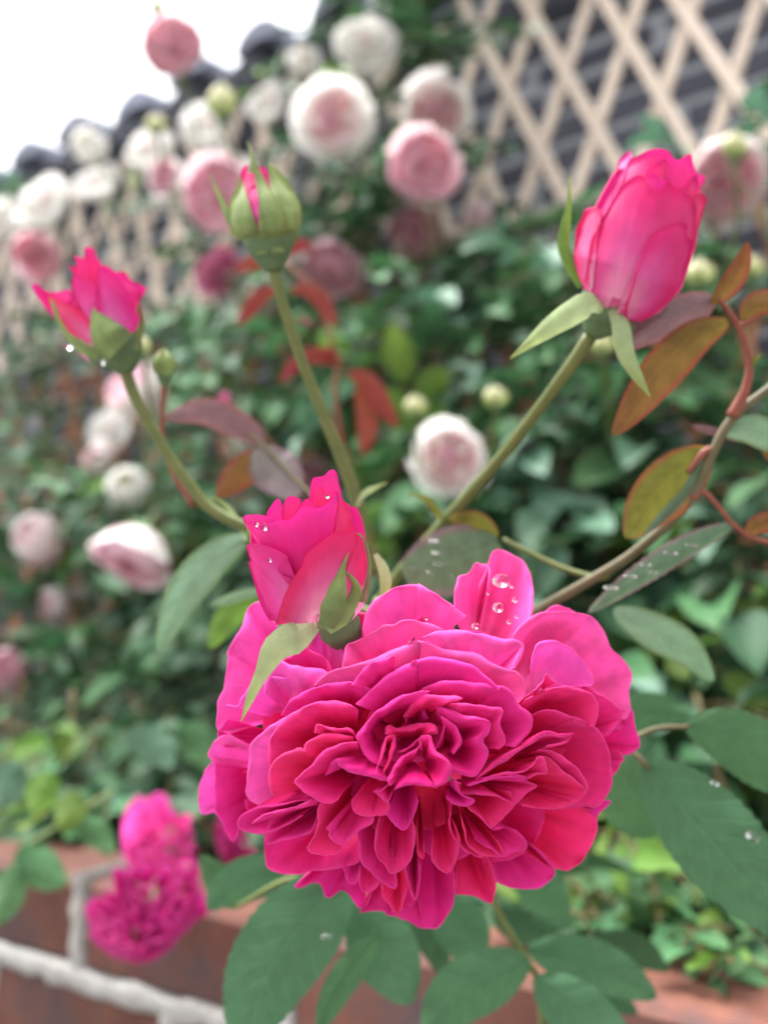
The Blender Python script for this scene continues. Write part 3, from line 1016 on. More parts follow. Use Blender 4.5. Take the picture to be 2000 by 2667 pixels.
hero = thing('rose', 'very large open deep pink rose filling the lower middle of the picture', 'rose', U(HC[0], HC[1], HD), None, CAMROT)
P = []


def p(rim, **k):
    P.append((rim, k))


# outermost petals
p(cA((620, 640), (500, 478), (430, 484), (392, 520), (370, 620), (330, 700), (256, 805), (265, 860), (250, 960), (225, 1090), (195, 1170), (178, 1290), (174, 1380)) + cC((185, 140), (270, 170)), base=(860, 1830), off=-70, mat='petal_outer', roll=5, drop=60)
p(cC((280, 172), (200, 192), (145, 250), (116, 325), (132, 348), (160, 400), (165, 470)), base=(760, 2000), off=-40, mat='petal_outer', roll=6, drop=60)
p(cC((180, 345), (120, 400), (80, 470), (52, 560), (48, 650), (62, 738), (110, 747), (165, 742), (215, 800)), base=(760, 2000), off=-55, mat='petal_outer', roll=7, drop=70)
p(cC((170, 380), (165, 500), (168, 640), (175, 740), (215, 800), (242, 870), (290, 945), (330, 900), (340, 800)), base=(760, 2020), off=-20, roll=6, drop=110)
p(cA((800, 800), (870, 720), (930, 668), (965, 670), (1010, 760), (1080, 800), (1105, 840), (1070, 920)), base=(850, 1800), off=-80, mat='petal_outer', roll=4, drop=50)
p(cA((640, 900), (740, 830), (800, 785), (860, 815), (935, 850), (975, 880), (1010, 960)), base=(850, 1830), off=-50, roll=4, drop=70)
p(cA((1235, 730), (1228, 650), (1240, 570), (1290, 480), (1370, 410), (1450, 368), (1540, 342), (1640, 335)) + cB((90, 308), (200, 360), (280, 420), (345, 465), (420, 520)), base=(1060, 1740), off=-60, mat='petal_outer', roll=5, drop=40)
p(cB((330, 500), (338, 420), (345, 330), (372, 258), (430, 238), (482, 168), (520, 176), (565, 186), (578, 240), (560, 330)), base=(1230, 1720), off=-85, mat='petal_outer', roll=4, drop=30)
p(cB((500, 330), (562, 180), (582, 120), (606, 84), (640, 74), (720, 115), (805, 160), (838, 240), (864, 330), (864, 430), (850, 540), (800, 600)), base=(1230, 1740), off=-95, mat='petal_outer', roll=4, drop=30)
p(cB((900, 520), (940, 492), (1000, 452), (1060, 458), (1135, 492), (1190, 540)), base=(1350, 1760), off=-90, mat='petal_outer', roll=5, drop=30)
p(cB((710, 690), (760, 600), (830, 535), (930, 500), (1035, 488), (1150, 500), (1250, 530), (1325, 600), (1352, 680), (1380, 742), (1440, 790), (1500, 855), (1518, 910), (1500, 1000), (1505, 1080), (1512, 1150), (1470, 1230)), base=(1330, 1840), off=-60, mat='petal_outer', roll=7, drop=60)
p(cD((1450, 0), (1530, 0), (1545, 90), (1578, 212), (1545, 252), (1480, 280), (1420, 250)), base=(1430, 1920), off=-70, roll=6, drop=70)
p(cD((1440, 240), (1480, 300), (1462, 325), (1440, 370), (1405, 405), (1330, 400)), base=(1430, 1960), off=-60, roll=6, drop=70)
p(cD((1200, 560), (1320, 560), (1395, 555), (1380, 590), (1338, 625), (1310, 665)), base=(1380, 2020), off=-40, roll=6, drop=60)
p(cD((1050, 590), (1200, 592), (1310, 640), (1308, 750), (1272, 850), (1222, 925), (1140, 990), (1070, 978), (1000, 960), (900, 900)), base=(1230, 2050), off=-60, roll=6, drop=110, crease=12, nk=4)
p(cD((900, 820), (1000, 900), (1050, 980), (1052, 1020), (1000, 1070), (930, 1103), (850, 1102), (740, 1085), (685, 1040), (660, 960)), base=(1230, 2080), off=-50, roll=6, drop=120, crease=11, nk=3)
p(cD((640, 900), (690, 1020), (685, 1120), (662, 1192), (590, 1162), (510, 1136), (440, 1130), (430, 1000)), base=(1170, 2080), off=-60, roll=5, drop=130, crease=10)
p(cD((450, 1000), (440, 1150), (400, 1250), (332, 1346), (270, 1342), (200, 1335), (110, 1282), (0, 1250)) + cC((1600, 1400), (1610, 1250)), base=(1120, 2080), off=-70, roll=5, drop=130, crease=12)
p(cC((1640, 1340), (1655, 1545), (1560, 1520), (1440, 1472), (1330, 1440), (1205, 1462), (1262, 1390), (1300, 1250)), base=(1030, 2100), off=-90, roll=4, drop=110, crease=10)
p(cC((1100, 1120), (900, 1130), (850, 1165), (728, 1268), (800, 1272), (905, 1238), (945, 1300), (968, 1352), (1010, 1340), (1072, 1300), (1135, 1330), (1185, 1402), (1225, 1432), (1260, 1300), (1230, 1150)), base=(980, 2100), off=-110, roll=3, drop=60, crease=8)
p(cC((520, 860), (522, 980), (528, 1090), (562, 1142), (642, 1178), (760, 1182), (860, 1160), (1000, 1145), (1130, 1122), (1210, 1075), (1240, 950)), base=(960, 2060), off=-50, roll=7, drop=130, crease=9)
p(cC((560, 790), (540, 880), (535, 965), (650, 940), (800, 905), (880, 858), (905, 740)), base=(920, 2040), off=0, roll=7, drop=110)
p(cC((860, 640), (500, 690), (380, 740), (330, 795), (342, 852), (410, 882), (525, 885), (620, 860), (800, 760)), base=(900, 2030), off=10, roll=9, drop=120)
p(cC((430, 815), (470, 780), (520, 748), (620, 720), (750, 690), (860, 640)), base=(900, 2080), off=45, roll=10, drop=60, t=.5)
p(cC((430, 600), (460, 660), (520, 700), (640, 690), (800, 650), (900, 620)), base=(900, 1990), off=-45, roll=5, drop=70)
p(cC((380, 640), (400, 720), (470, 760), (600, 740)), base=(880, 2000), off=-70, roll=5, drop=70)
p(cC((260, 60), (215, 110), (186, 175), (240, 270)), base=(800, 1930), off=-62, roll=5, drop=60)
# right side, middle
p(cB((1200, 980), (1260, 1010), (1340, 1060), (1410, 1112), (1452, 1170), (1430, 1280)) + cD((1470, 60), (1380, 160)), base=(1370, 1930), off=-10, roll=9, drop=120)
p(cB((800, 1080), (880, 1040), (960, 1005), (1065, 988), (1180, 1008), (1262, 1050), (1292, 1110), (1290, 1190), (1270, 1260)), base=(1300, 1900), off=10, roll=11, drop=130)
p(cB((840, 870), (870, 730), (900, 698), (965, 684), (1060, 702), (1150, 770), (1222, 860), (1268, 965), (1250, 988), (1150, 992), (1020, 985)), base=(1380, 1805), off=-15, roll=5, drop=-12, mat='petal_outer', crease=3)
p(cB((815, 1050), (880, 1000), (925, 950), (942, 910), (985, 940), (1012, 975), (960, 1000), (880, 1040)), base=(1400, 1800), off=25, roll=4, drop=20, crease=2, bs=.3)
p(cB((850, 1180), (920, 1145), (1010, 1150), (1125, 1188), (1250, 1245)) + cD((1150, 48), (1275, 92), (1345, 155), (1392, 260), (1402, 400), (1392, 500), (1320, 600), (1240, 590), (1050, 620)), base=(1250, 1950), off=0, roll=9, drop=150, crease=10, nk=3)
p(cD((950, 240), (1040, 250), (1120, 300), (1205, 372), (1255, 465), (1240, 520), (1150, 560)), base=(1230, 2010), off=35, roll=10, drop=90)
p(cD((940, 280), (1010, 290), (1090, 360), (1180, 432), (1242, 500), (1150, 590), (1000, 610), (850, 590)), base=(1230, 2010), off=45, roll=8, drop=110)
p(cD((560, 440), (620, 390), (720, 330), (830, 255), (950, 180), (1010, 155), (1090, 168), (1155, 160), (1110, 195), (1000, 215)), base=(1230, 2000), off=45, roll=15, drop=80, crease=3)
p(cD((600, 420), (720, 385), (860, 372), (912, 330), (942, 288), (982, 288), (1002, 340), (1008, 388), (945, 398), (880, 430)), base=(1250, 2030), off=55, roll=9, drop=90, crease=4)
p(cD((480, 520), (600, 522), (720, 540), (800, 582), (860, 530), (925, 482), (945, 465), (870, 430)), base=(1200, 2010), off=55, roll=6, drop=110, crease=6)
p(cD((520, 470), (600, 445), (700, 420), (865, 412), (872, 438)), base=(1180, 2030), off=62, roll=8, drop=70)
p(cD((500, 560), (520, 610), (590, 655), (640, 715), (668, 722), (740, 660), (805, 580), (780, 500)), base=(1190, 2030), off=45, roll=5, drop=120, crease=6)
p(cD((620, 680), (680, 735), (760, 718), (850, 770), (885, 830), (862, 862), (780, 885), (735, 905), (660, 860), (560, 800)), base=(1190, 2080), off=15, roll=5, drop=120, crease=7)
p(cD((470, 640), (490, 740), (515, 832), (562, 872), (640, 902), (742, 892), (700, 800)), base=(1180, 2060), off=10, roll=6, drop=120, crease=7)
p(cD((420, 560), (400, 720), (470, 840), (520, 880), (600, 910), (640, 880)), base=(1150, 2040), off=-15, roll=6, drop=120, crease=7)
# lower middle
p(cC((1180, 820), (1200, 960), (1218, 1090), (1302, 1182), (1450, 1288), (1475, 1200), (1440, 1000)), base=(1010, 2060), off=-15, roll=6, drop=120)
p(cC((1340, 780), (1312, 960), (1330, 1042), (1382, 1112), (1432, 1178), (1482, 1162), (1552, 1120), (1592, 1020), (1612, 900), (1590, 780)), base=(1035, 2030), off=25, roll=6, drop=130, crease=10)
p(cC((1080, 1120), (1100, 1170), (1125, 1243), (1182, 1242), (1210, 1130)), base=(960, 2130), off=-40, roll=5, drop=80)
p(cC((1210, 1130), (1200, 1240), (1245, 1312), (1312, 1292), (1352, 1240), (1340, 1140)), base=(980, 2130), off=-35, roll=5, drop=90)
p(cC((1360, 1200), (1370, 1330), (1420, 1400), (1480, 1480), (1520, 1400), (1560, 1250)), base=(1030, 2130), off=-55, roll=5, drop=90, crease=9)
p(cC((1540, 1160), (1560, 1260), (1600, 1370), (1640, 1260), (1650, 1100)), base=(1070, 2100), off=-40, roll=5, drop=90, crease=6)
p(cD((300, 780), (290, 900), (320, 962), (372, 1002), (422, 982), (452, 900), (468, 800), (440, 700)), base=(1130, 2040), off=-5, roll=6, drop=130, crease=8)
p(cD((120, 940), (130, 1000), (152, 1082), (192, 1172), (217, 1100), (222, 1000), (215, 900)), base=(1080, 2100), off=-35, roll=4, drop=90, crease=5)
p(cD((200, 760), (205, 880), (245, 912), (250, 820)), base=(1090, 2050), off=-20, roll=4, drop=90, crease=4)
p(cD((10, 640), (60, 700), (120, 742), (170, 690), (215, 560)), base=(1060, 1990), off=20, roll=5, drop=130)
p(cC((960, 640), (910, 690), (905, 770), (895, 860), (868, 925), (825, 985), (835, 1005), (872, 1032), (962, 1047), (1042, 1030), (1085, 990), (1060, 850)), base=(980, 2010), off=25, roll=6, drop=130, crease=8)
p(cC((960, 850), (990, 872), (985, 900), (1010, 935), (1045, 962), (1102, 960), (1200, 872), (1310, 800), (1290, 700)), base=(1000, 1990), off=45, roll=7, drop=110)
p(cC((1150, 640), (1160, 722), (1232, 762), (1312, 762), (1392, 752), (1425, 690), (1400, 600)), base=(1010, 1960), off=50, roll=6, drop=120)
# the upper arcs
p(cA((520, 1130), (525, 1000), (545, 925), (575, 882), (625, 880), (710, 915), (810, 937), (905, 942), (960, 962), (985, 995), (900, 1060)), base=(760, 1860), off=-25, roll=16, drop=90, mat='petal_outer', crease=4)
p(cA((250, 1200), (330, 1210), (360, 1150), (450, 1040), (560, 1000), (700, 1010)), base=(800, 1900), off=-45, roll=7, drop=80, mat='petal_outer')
p(cA((1075, 930), (1095, 850), (1115, 762), (1180, 750), (1265, 700), (1385, 632), (1460, 622)) + cB((0, 548), (110, 556), (205, 582), (290, 625)), base=(1010, 1800), off=-35, roll=5, drop=80, mat='petal_outer')
p(cB((130, 660), (200, 632), (280, 618), (400, 620), (520, 642), (650, 672), (765, 686), (802, 712), (795, 770), (745, 870)), base=(1230, 1810), off=0, roll=17, drop=90, mat='petal_outer', crease=4)
p(cA((880, 1060), (1000, 962), (1150, 918), (1300, 878), (1440, 815), (1560, 762), (1655, 738)) + cB((20, 692), (110, 684), (190, 702), (280, 742), (400, 765), (495, 765), (570, 825), (680, 872), (745, 888), (792, 930), (818, 1000), (812, 1065), (770, 1100)), base=(1080, 1880), off=-5, roll=13, drop=150, mat='petal_outer', crease=5)
p(cA((1150, 1060), (1260, 920), (1360, 880), (1460, 850)), base=(1020, 1840), off=12, roll=9, drop=90)
p(cA((640, 1280), (720, 1165), (860, 1090), (1000, 1050), (1130, 1040), (1222, 1062), (1300, 1100)), base=(930, 1890), off=0, roll=9, drop=120)
p(cC((480, 685), (412, 642), (390, 570), (398, 480), (413, 380), (416, 280), (442, 218), (520, 150), (610, 85), (690, 40), (760, 0)), base=(840, 2000), off=5, roll=11, drop=120, mat='petal_outer')
p(cA((1180, 1200), (1290, 1092), (1400, 1000), (1505, 930), (1640, 892)) + cB((40, 828), (120, 805), (250, 800), (400, 830), (505, 882), (600, 965), (640, 1010)), base=(1090, 1900), off=20, roll=14, drop=160, crease=5)
p(cC((560, 420), (546, 300), (570, 195), (620, 110), (700, 40)) + cA((800, 1222), (940, 1178), (1065, 1184), (1140, 1202), (1200, 1240)), base=(930, 1950), off=22, roll=13, drop=140)
p(cC((600, 625), (562, 570), (553, 480), (572, 400), (612, 340), (652, 318), (705, 298), (782, 264), (802, 290), (815, 248), (882, 195), (955, 168), (1052, 168), (1165, 190)), base=(920, 2010), off=42, roll=11, drop=130, crease=6)
p(cC((880, 160), (902, 98), (965, 116), (1052, 131), (1142, 130), (1185, 190)), base=(920, 1930), off=40, roll=6, drop=90)
p(cC((1060, 640), (1000, 672), (905, 652), (830, 602), (770, 552), (734, 508), (800, 450), (862, 390), (932, 310), (1012, 260), (1105, 234), (1190, 225)), base=(950, 1990), off=62, roll=9, drop=150, crease=7)
p(cC((950, 480), (985, 440), (1040, 374), (1072, 410), (1152, 450), (1262, 472), (1352, 500), (1415, 512)), base=(980, 1960), off=72, roll=10, drop=90)
# the whorl in the middle
p(cE((700, 330), (780, 262), (900, 230), (1045, 219), (1165, 240), (1300, 250), (1405, 272), (1465, 322), (1505, 402), (1582, 460), (1618, 542), (1600, 622), (1535, 692), (1485, 745)), base=(1200, 1930), off=20, roll=13, drop=170, crease=5)
p(cE((900, 400), (1060, 398), (1185, 410), (1300, 428), (1368, 428), (1383, 482), (1362, 562), (1392, 642), (1405, 712), (1350, 760)), base=(1180, 1940), off=40, roll=9, drop=150)
p(cE((860, 420), (1000, 455), (1105, 500), (1205, 510), (1272, 530), (1288, 582), (1262, 642), (1228, 682), (1258, 742), (1268, 802), (1242, 872), (1185, 962), (1100, 968), (1000, 940)), base=(1150, 1930), off=60, roll=9, drop=170, crease=7)
p(cE((470, 900), (400, 880), (320, 825), (250, 712), (240, 650), (290, 580), (352, 500), (452, 420), (562, 350), (702, 308), (810, 300)), base=(1000, 1890), off=62, roll=9, drop=170, crease=6)
p(cE((600, 500), (625, 460), (645, 435), (705, 370), (792, 330), (902, 340), (1005, 340), (1072, 362), (1000, 390)), base=(1100, 1870), off=58, roll=13, drop=110, crease=3)
p(cE((620, 560), (612, 480), (660, 440), (750, 412), (800, 520)), base=(1080, 1890), off=30, roll=7, drop=110)
p(cE((380, 950), (392, 915), (422, 822), (442, 722), (472, 662), (540, 648), (538, 742), (502, 852), (450, 955)), base=(1000, 1960), off=88, roll=8, drop=70, crease=3, bs=.3)
p(cE((460, 640), (470, 580), (505, 570), (565, 592), (682, 562), (802, 550), (862, 580), (872, 630), (800, 650)), base=(1075, 1925), off=78, roll=13, drop=100, crease=3)
p(cE((850, 760), (902, 640), (922, 562), (890, 498), (942, 518), (1002, 560), (1042, 622), (1062, 702), (1000, 800)), base=(1160, 1940), off=62, roll=5, drop=120, crease=4)
p(cE((560, 780), (640, 742), (735, 668), (790, 720)), base=(1070, 1960), off=78, roll=6, drop=100)
p(cE((500, 1050), (480, 998), (502, 950), (572, 832), (690, 762), (740, 720)), base=(1060, 2010), off=95, roll=8, drop=110, crease=3)
p(cE((740, 760), (728, 670), (772, 648), (825, 660), (852, 762), (932, 822), (988, 902), (978, 962), (930, 1032), (860, 1055)), base=(1100, 1980), off=95, roll=9, drop=130, crease=4)
p(cE((530, 1080), (600, 1050), (672, 1038), (745, 1045), (810, 1052), (870, 1065)), base=(1072, 1975), off=92, roll=5, drop=110, crease=9, nk=1.5)
p(cE((500, 960), (480, 1030), (400, 1095), (360, 1083), (420, 1130), (480, 1180), (520, 1100)), base=(1030, 2020), off=70, roll=5, drop=70, crease=3, bs=.3)
p(cE((1010, 980), (1060, 1108), (1112, 1130), (1165, 1160), (1130, 1198), (1070, 1205), (1000, 1190), (940, 1145)), base=(1160, 2040), off=75, roll=6, drop=80, crease=3)
p([(1070 + 150 * math.cos(a), 1930 + 130 * math.sin(a)) for a in np.linspace(-1.6, 4.69, 14)], base=(1070, 1930), off=-270, roll=2, drop=0, bs=.01, crease=2, ruffle=2)
fill = random.Random(21)
for k, (cx, cy, a, w, h, off) in enumerate(((1010, 1880, 2.6, 60, 60, 10), (1060, 1870, -1.6, 70, 50, 10), (1110, 1890, -.4, 60, 60, 10), (1080, 1930, 1.2, 70, 55, 5), (1040, 1925, 2.0, 60, 60, 0), (1150, 1920, .3, 70, 60, -10), (1060, 1890, -1.5, 90, 60, -60))):
    ca, sa = math.cos(a), math.sin(a)
    p([(cx + ca * h * (1 - s * s) - sa * w * s, cy + sa * h * (1 - s * s) + ca * w * s) for s in np.linspace(-1, 1, 7)], base=(cx - ca * 45, cy - sa * 45), off=off - 20, roll=8, drop=60, nu=14, nv=8, bs=.4)
for k in range(20):                                       # the crowded petals deeper down
    a = 2 * math.pi * k / 20 * 3.0 + fill.uniform(-.2, .2)
    q = fill.uniform(.30, .80)
    cx, cy = HC[0] + 560 * q * math.cos(a), HC[1] + 30 + 470 * q * math.sin(a)
    ca, sa = math.cos(a), math.sin(a)
    w, h = fill.uniform(70, 120), fill.uniform(40, 70)
    rim = []
    for s in np.linspace(-1, 1, 7):
        rim.append((cx + ca * h * (1 - s * s) - sa * w * s, cy + sa * h * (1 - s * s) + ca * w * s))
    p(rim, base=(HC[0] + 560 * q * .35 * ca, HC[1] + 20 + 470 * q * .35 * sa), off=-125, roll=6, drop=130, nu=14, nv=8)
NTRACED = len(P) - 20
HERO_PETALS = []
for i, (rim, k) in enumerate(P):
    ob = petal_fan(hero, rim, seed=100 + i, **k)
    HERO_PETALS.append((ob, float(np.hypot(*((np.mean(rim, axis=0) - HC) / (600, 500))))))
# calyx and stem behind it
tube('calyx', [U(1100, 1860, .202), U(1112, 1830, .212), U(1125, 1800, .222), U(1135, 1780, .229)], [.012, .010, .007, .003], M['calyx'], hero, 12)
tube('stem', [U(1130, 1790, .224), U(1150, 1740, .245), U(1190, 1700, .262), U(1245, 1690, .272), U(1330, 1640, .268)], [.0028, .0026, .0026, .0026, .0026], M['stem'], hero, 10)


def drop_mesh(name, w, h):
    v, f = [], []
    n, m = 12, 6
    for i in range(m + 1):
        t = math.pi / 2 * i / m
        for k in range(n):
            a = 2 * math.pi * k / n
            v.append((w * math.cos(t) * math.cos(a), w * math.cos(t) * math.sin(a), h * math.sin(t)))
    for i in range(m):
        for k in range(n):
            f.append((i * n + k, i * n + (k + 1) % n, (i + 1) * n + (k + 1) % n, (i + 1) * n + k))
    f.append(tuple(range(n))[::-1])
    me = mesh(name, v, f, None, True)
    me.materials.append(M['water'])
    return me


DROP = drop_mesh('water_drop', 1.0, .17)


def water(parent, px, py, depth, size, nrm=None, stretch=1.0):
    pz = (nrm or -FWD).normalized()
    m = leaf_matrix(U(px, py, depth), RIGHT, pz, size)
    o = bpy.data.objects.new('water_drop', DROP)
    COL.objects.link(o)
    o.parent = parent
    o.matrix_local = inv_of(parent) @ m @ Matrix.Diagonal((stretch, 1, 1, 1))
    return o


def hero_z(px, py, off):
    return HD - (dome(px, py) + off) * HS


for (x, y, s, e) in ((1305, 1512, 17, 1.4), (1297, 1582, 12, 1.2), (1340, 1562, 7, 1), (1238, 1630, 8, 1.2), (1345, 1605, 5, 1), (1332, 1527, 5, 1.3), (1270, 1545, 4, 1), (1325, 1620, 5, 1.2), (1110, 1610, 5, 1), (1420, 1700, 4, 1)):
    water(hero, x, y, hero_z(x, y, -92), s * HS, None, e)
# ------------------------------------------------------------------ buds in the foreground
def shell_of(B, T, prof):
    B, T = np.array(B, float), np.array(T, float)
    ax = T - B
    L = np.linalg.norm(ax)
    ax /= L
    pr = np.array([ax[1], -ax[0]])
    hs, rs = zip(*prof)

    def z(x, y):
        q = np.array([x, y]) - B
        t = q @ ax / L
        d = q @ pr
        R = float(np.interp(t, hs, rs))
        return math.sqrt(max(R * R - d * d, 0.0))
    return z


def shell_patch(parent, rim, base, zf, off, depth, mat, roll=5.0, flare=0.0, ruffle=2.0, seed=0, nu=24, nv=14, bs=.12, name='petal', crease=2.0, backs=False, zk=1.0):
    """a petal or sepal that lies on the bud's body: traced rim, base line, its own layer; flare lifts the rim off the body."""
    r = random.Random(seed)
    S = depth / FPX
    R = cat_rom(rim, nu)
    if len(np.shape(base)) == 1:
        b = np.array(base, float)
        Bl = b + (R - b) * bs
    else:
        Bl = cat_rom(base, nu)
    out = R - Bl
    out /= np.linalg.norm(out, axis=1)[:, None] + 1e-6
    uu = np.linspace(0, 1, nu + 1)
    ph = [r.uniform(0, 6.28) for _ in range(4)]
    endf = np.minimum(1, np.minimum(uu, 1 - uu) * 6 + .2)
    rows = []
    sg = -1.0 if backs else 1.0
    for j in range(nv + 1):
        v = j / nv
        xy = Bl + (R - Bl) * v
        row = []
        for i, (x, y) in enumerate(xy):
            z = sg * (zf(x, y) * zk + off + flare * v ** 5 + ruffle * v * v * math.sin(uu[i] * 13 + ph[0]) + crease * math.sin(9 * uu[i] + ph[1]) * math.sin(math.pi * v))
            row.append(U(x, y, depth - z * S))
        rows.append(row)
    for k in range(1, 4):
        th = math.radians(110 * k / 3)
        row = []
        for i, (x, y) in enumerate(R):
            q = roll * 1.5 * endf[i]
            xx, yy = x + out[i][0] * q * .4 * math.sin(th), y + out[i][1] * q * .4 * math.sin(th)
            z = sg * (zf(x, y) * zk + off + flare + ruffle * math.sin(uu[i] * 13 + ph[0]) + q * .9 * math.sin(th) * .5 - q * (1 - math.cos(th)) * .2)
            row.append(U(xx, yy, depth - z * S))
        rows.append(row)
    return part_grid(name, rows, M[mat], parent)


def sepal(parent, pts, w, depth, dz, mat='sepal', name='sepal', keel=.5, n=14):
    """a narrow pointed sepal along a traced midline; dz = height towards the viewer along it (px)."""
    C = cat_rom(pts, n)
    Z = np.interp(np.linspace(0, 1, n + 1), np.linspace(0, 1, len(dz)), dz)
    S = depth / FPX
    tan = np.gradient(C, axis=0)
    nor = np.stack([-tan[:, 1], tan[:, 0]], axis=1)
    nor /= np.linalg.norm(nor, axis=1)[:, None]
    W = np.interp(np.linspace(0, 1, n + 1), np.linspace(0, 1, len(w)), w)
    rows = []
    for i in range(n + 1):
        row = []
        for u in (-1, -.6, -.2, .2, .6, 1):
            x, y = C[i] + nor[i] * u * W[i]
            row.append(U(x, y, depth - (Z[i] + keel * W[i] * (1 - u * u)) * S))
        rows.append(row)
    return part_grid(name, rows, M[mat], parent)


def back_shell(parent, zf, B, T, prof, depth, mat, t0=.05, t1=.9, name='petal', k=3):
    """the far side of the bud's body: wrapped petals, so that it is a whole bud from anywhere."""
    B, T = np.array(B, float), np.array(T, float)
    ax = T - B
    pr = np.array([ax[1], -ax[0]]) / np.linalg.norm(ax)
    S = depth / FPX
    hs, rs = zip(*prof)
    for q in range(k):
        a0, a1 = math.pi * q / k - .15, math.pi * (q + 1) / k + .15
        rows = []
        for j in range(11):
            t = t0 + (t1 - t0) * j / 10
            row = []
            for i in range(9):
                a = a0 + (a1 - a0) * i / 8
                R = float(np.interp(t, hs, rs)) * (.93 + .02 * q)
                x, y = B + ax * t * (1 - .05 * abs(i - 4) / 4 * (j / 10)) + pr * R * math.cos(a)
                row.append(U(x, y, depth + R * math.sin(a) * S))
            rows.append(row)
        part_grid(name, rows, M[mat], parent)


def stem_px(name, pts, rad, mat, parent, sides=10):
    """pts: (px, py, depth); rad in px at that depth."""
    w = [U(*q) for q in pts]
    rr = [r * q[2] / FPX for r, q in zip(rad, pts)] if len(rad) == len(pts) else [rad[0] * pts[0][2] / FPX, rad[-1] * pts[-1][2] / FPX]
    return tube(name, w, rr, M[mat], parent, sides)


def cF(*p): return [(500 + x / 2.765, 1150 + y / 2.765) for x, y in p]          # crop of the bud in front
def cR(*p): return [(1250 + x / 2.212, 300 + y / 2.212) for x, y in p]          # right bud
def cL(*p): return [(x / 3.456, 600 + y / 3.456) for x, y in p]                 # left bud
def cG(*p): return [(x / 1.659, 300 + y / 1.659) for x, y in p]                 # green bud

# --- the half-open bud standing in front of the bloom
BD = .176
bud = thing('rose_bud', 'half-open hot pink rosebud leaning against the top left of the large bloom', 'rose bud', U(850, 1640, BD), 'deep pink rosebuds', CAMROT)
fp = [(0, 40), (.1, 105), (.25, 135), (.5, 155), (.75, 158), (1, 140), (1.3, 120)]
fz = shell_of((850, 1650), (775, 1290), fp)
back_shell(bud, fz, (850, 1650), (775, 1290), fp, BD, 'petal_bud', .05, .85)
hot = 'petal_hot'
shell_patch(bud, cF((830, 560), (858, 300), (880, 268), (962, 250), (985, 212), (1015, 206), (1042, 222), (1055, 300), (1072, 350), (1085, 430), (1140, 470), (1150, 540), (1160, 620), (1120, 700)), (830, 1560), fz, -75, BD, hot, 5, 0, 4, 1)
shell_patch(bud, cF((860, 560), (890, 330), (940, 340), (960, 395), (1010, 400), (1040, 350), (1060, 430), (1060, 560)), (830, 1560), fz, -50, BD, hot, 4, 0, 3, 2)
shell_patch(bud, cF((520, 640), (540, 525), (600, 430), (625, 420), (645, 440), (652, 520), (650, 620)), (790, 1560), fz, -45, BD, hot, 4, 0, 3, 3)
shell_patch(bud, cF((640, 620), (650, 520), (665, 455), (700, 405), (740, 410), (790, 440), (740, 540), (720, 640)), (800, 1560), fz, -35, BD, hot, 8, 0, 3, 4)
shell_patch(bud, cF((720, 620), (760, 520), (790, 460), (830, 425), (870, 450), (900, 480), (950, 560)), (810, 1560), fz, -25, BD, hot, 9, 0, 3, 5)
shell_patch(bud, cF((380, 590), (368, 552), (395, 535), (480, 530), (560, 545), (640, 525), (640, 600), (560, 640)), (770, 1580), fz, -30, BD, hot, 4, 14, 3, 6)
shell_patch(bud, cF((470, 720), (430, 640), (372, 560), (440, 600), (530, 610), (640, 572), (700, 575), (760, 515), (790, 480), (830, 478), (890, 490), (950, 470), (1015, 415), (1040, 380), (1055, 500), (1030, 660), (980, 760)), (810, 1600), fz, -8, BD, hot, 6, 4, 3, 7, nu=40)
shell_patch(bud, cF((1000, 760), (1050, 470), (1085, 430), (1130, 500), (1140, 570), (1180, 660), (1225, 740), (1255, 880), (1252, 960), (1235, 1030)), (850, 1620), fz, -4, BD, 'petal_bud', 5, 0, 2, 8)
shell_patch(bud, cF((560, 1290), (500, 1170), (455, 1020), (418, 890), (428, 860), (396, 760), (430, 748), (475, 742), (560, 765), (640, 800), (690, 835), (688, 870), (640, 890), (622, 920), (640, 955), (705, 985), (760, 1010)), (815, 1618), fz, 7, BD, 'petal_bud', 6, 6, 2, 9, nu=44, bs=.10)
shell_patch(bud, cF((600, 1320), (680, 1100), (740, 985), (800, 900), (795, 870), (830, 812), (880, 770), (905, 750), (1000, 680), (1040, 652), (1100, 655), (1150, 640), (1185, 662), (1180, 760), (1100, 960), (1010, 1290)), (820, 1622), fz, 14, BD, 'petal_bud', 6, 4, 2, 10, nu=44, bs=.10)
# sepals and hip
sepal(bud, cF((960, 1330), (1010, 1190), (1060, 1010), (1090, 900), (1128, 800)), [26, 34, 26, 9, 1], BD, [105, 140, 150, 150, 150], 'sepal')
sepal(bud, cF((960, 1350), (1090, 1200), (1180, 1080), (1170, 1010), (1100, 930)), [20, 36, 26, 10, 2], BD, [95, 110, 95, 110, 120], 'sepal')
sepal(bud, cF((1230, 1160), (1265, 1020), (1278, 880), (1250, 740), (1215, 665), (1185, 662)), [12, 9, 6, 5, 5, 2], BD, [-20, 0, 0, 5, 10, 20], 'sepal')
sepal(bud, cF((880, 1310), (760, 1400), (610, 1480), (520, 1640), (440, 1800), (355, 2015)), [22, 44, 34, 18, 12, 1], BD, [60, 110, 120, 120, 115, 100], 'sepal_bloom', keel=.3)
sepal(bud, cF((440, 740), (415, 690), (398, 600)), [6, 6, 2], BD, [-60, -60, -50], 'leaf_young')
sepal(bud, cF((1320, 810), (1370, 900), (1395, 1000), (1380, 1120)), [6, 14, 16, 10], .2, [-90, -100, -110, -110], 'sepal_bloom')
tube('hip', [U(872, 1606, .180), U(884, 1632, .181), U(896, 1656, .1825), U(900, 1686, .185)], [.0046, .0050, .0040, .0020], M['calyx'], bud, 12)
stem_px('stem', [(893, 1680, .182), (905, 1705, .188), (925, 1700, .21), (960, 1640, .232), (985, 1560, .240)], [15, 14, 14, 14, 14], 'stem', bud)
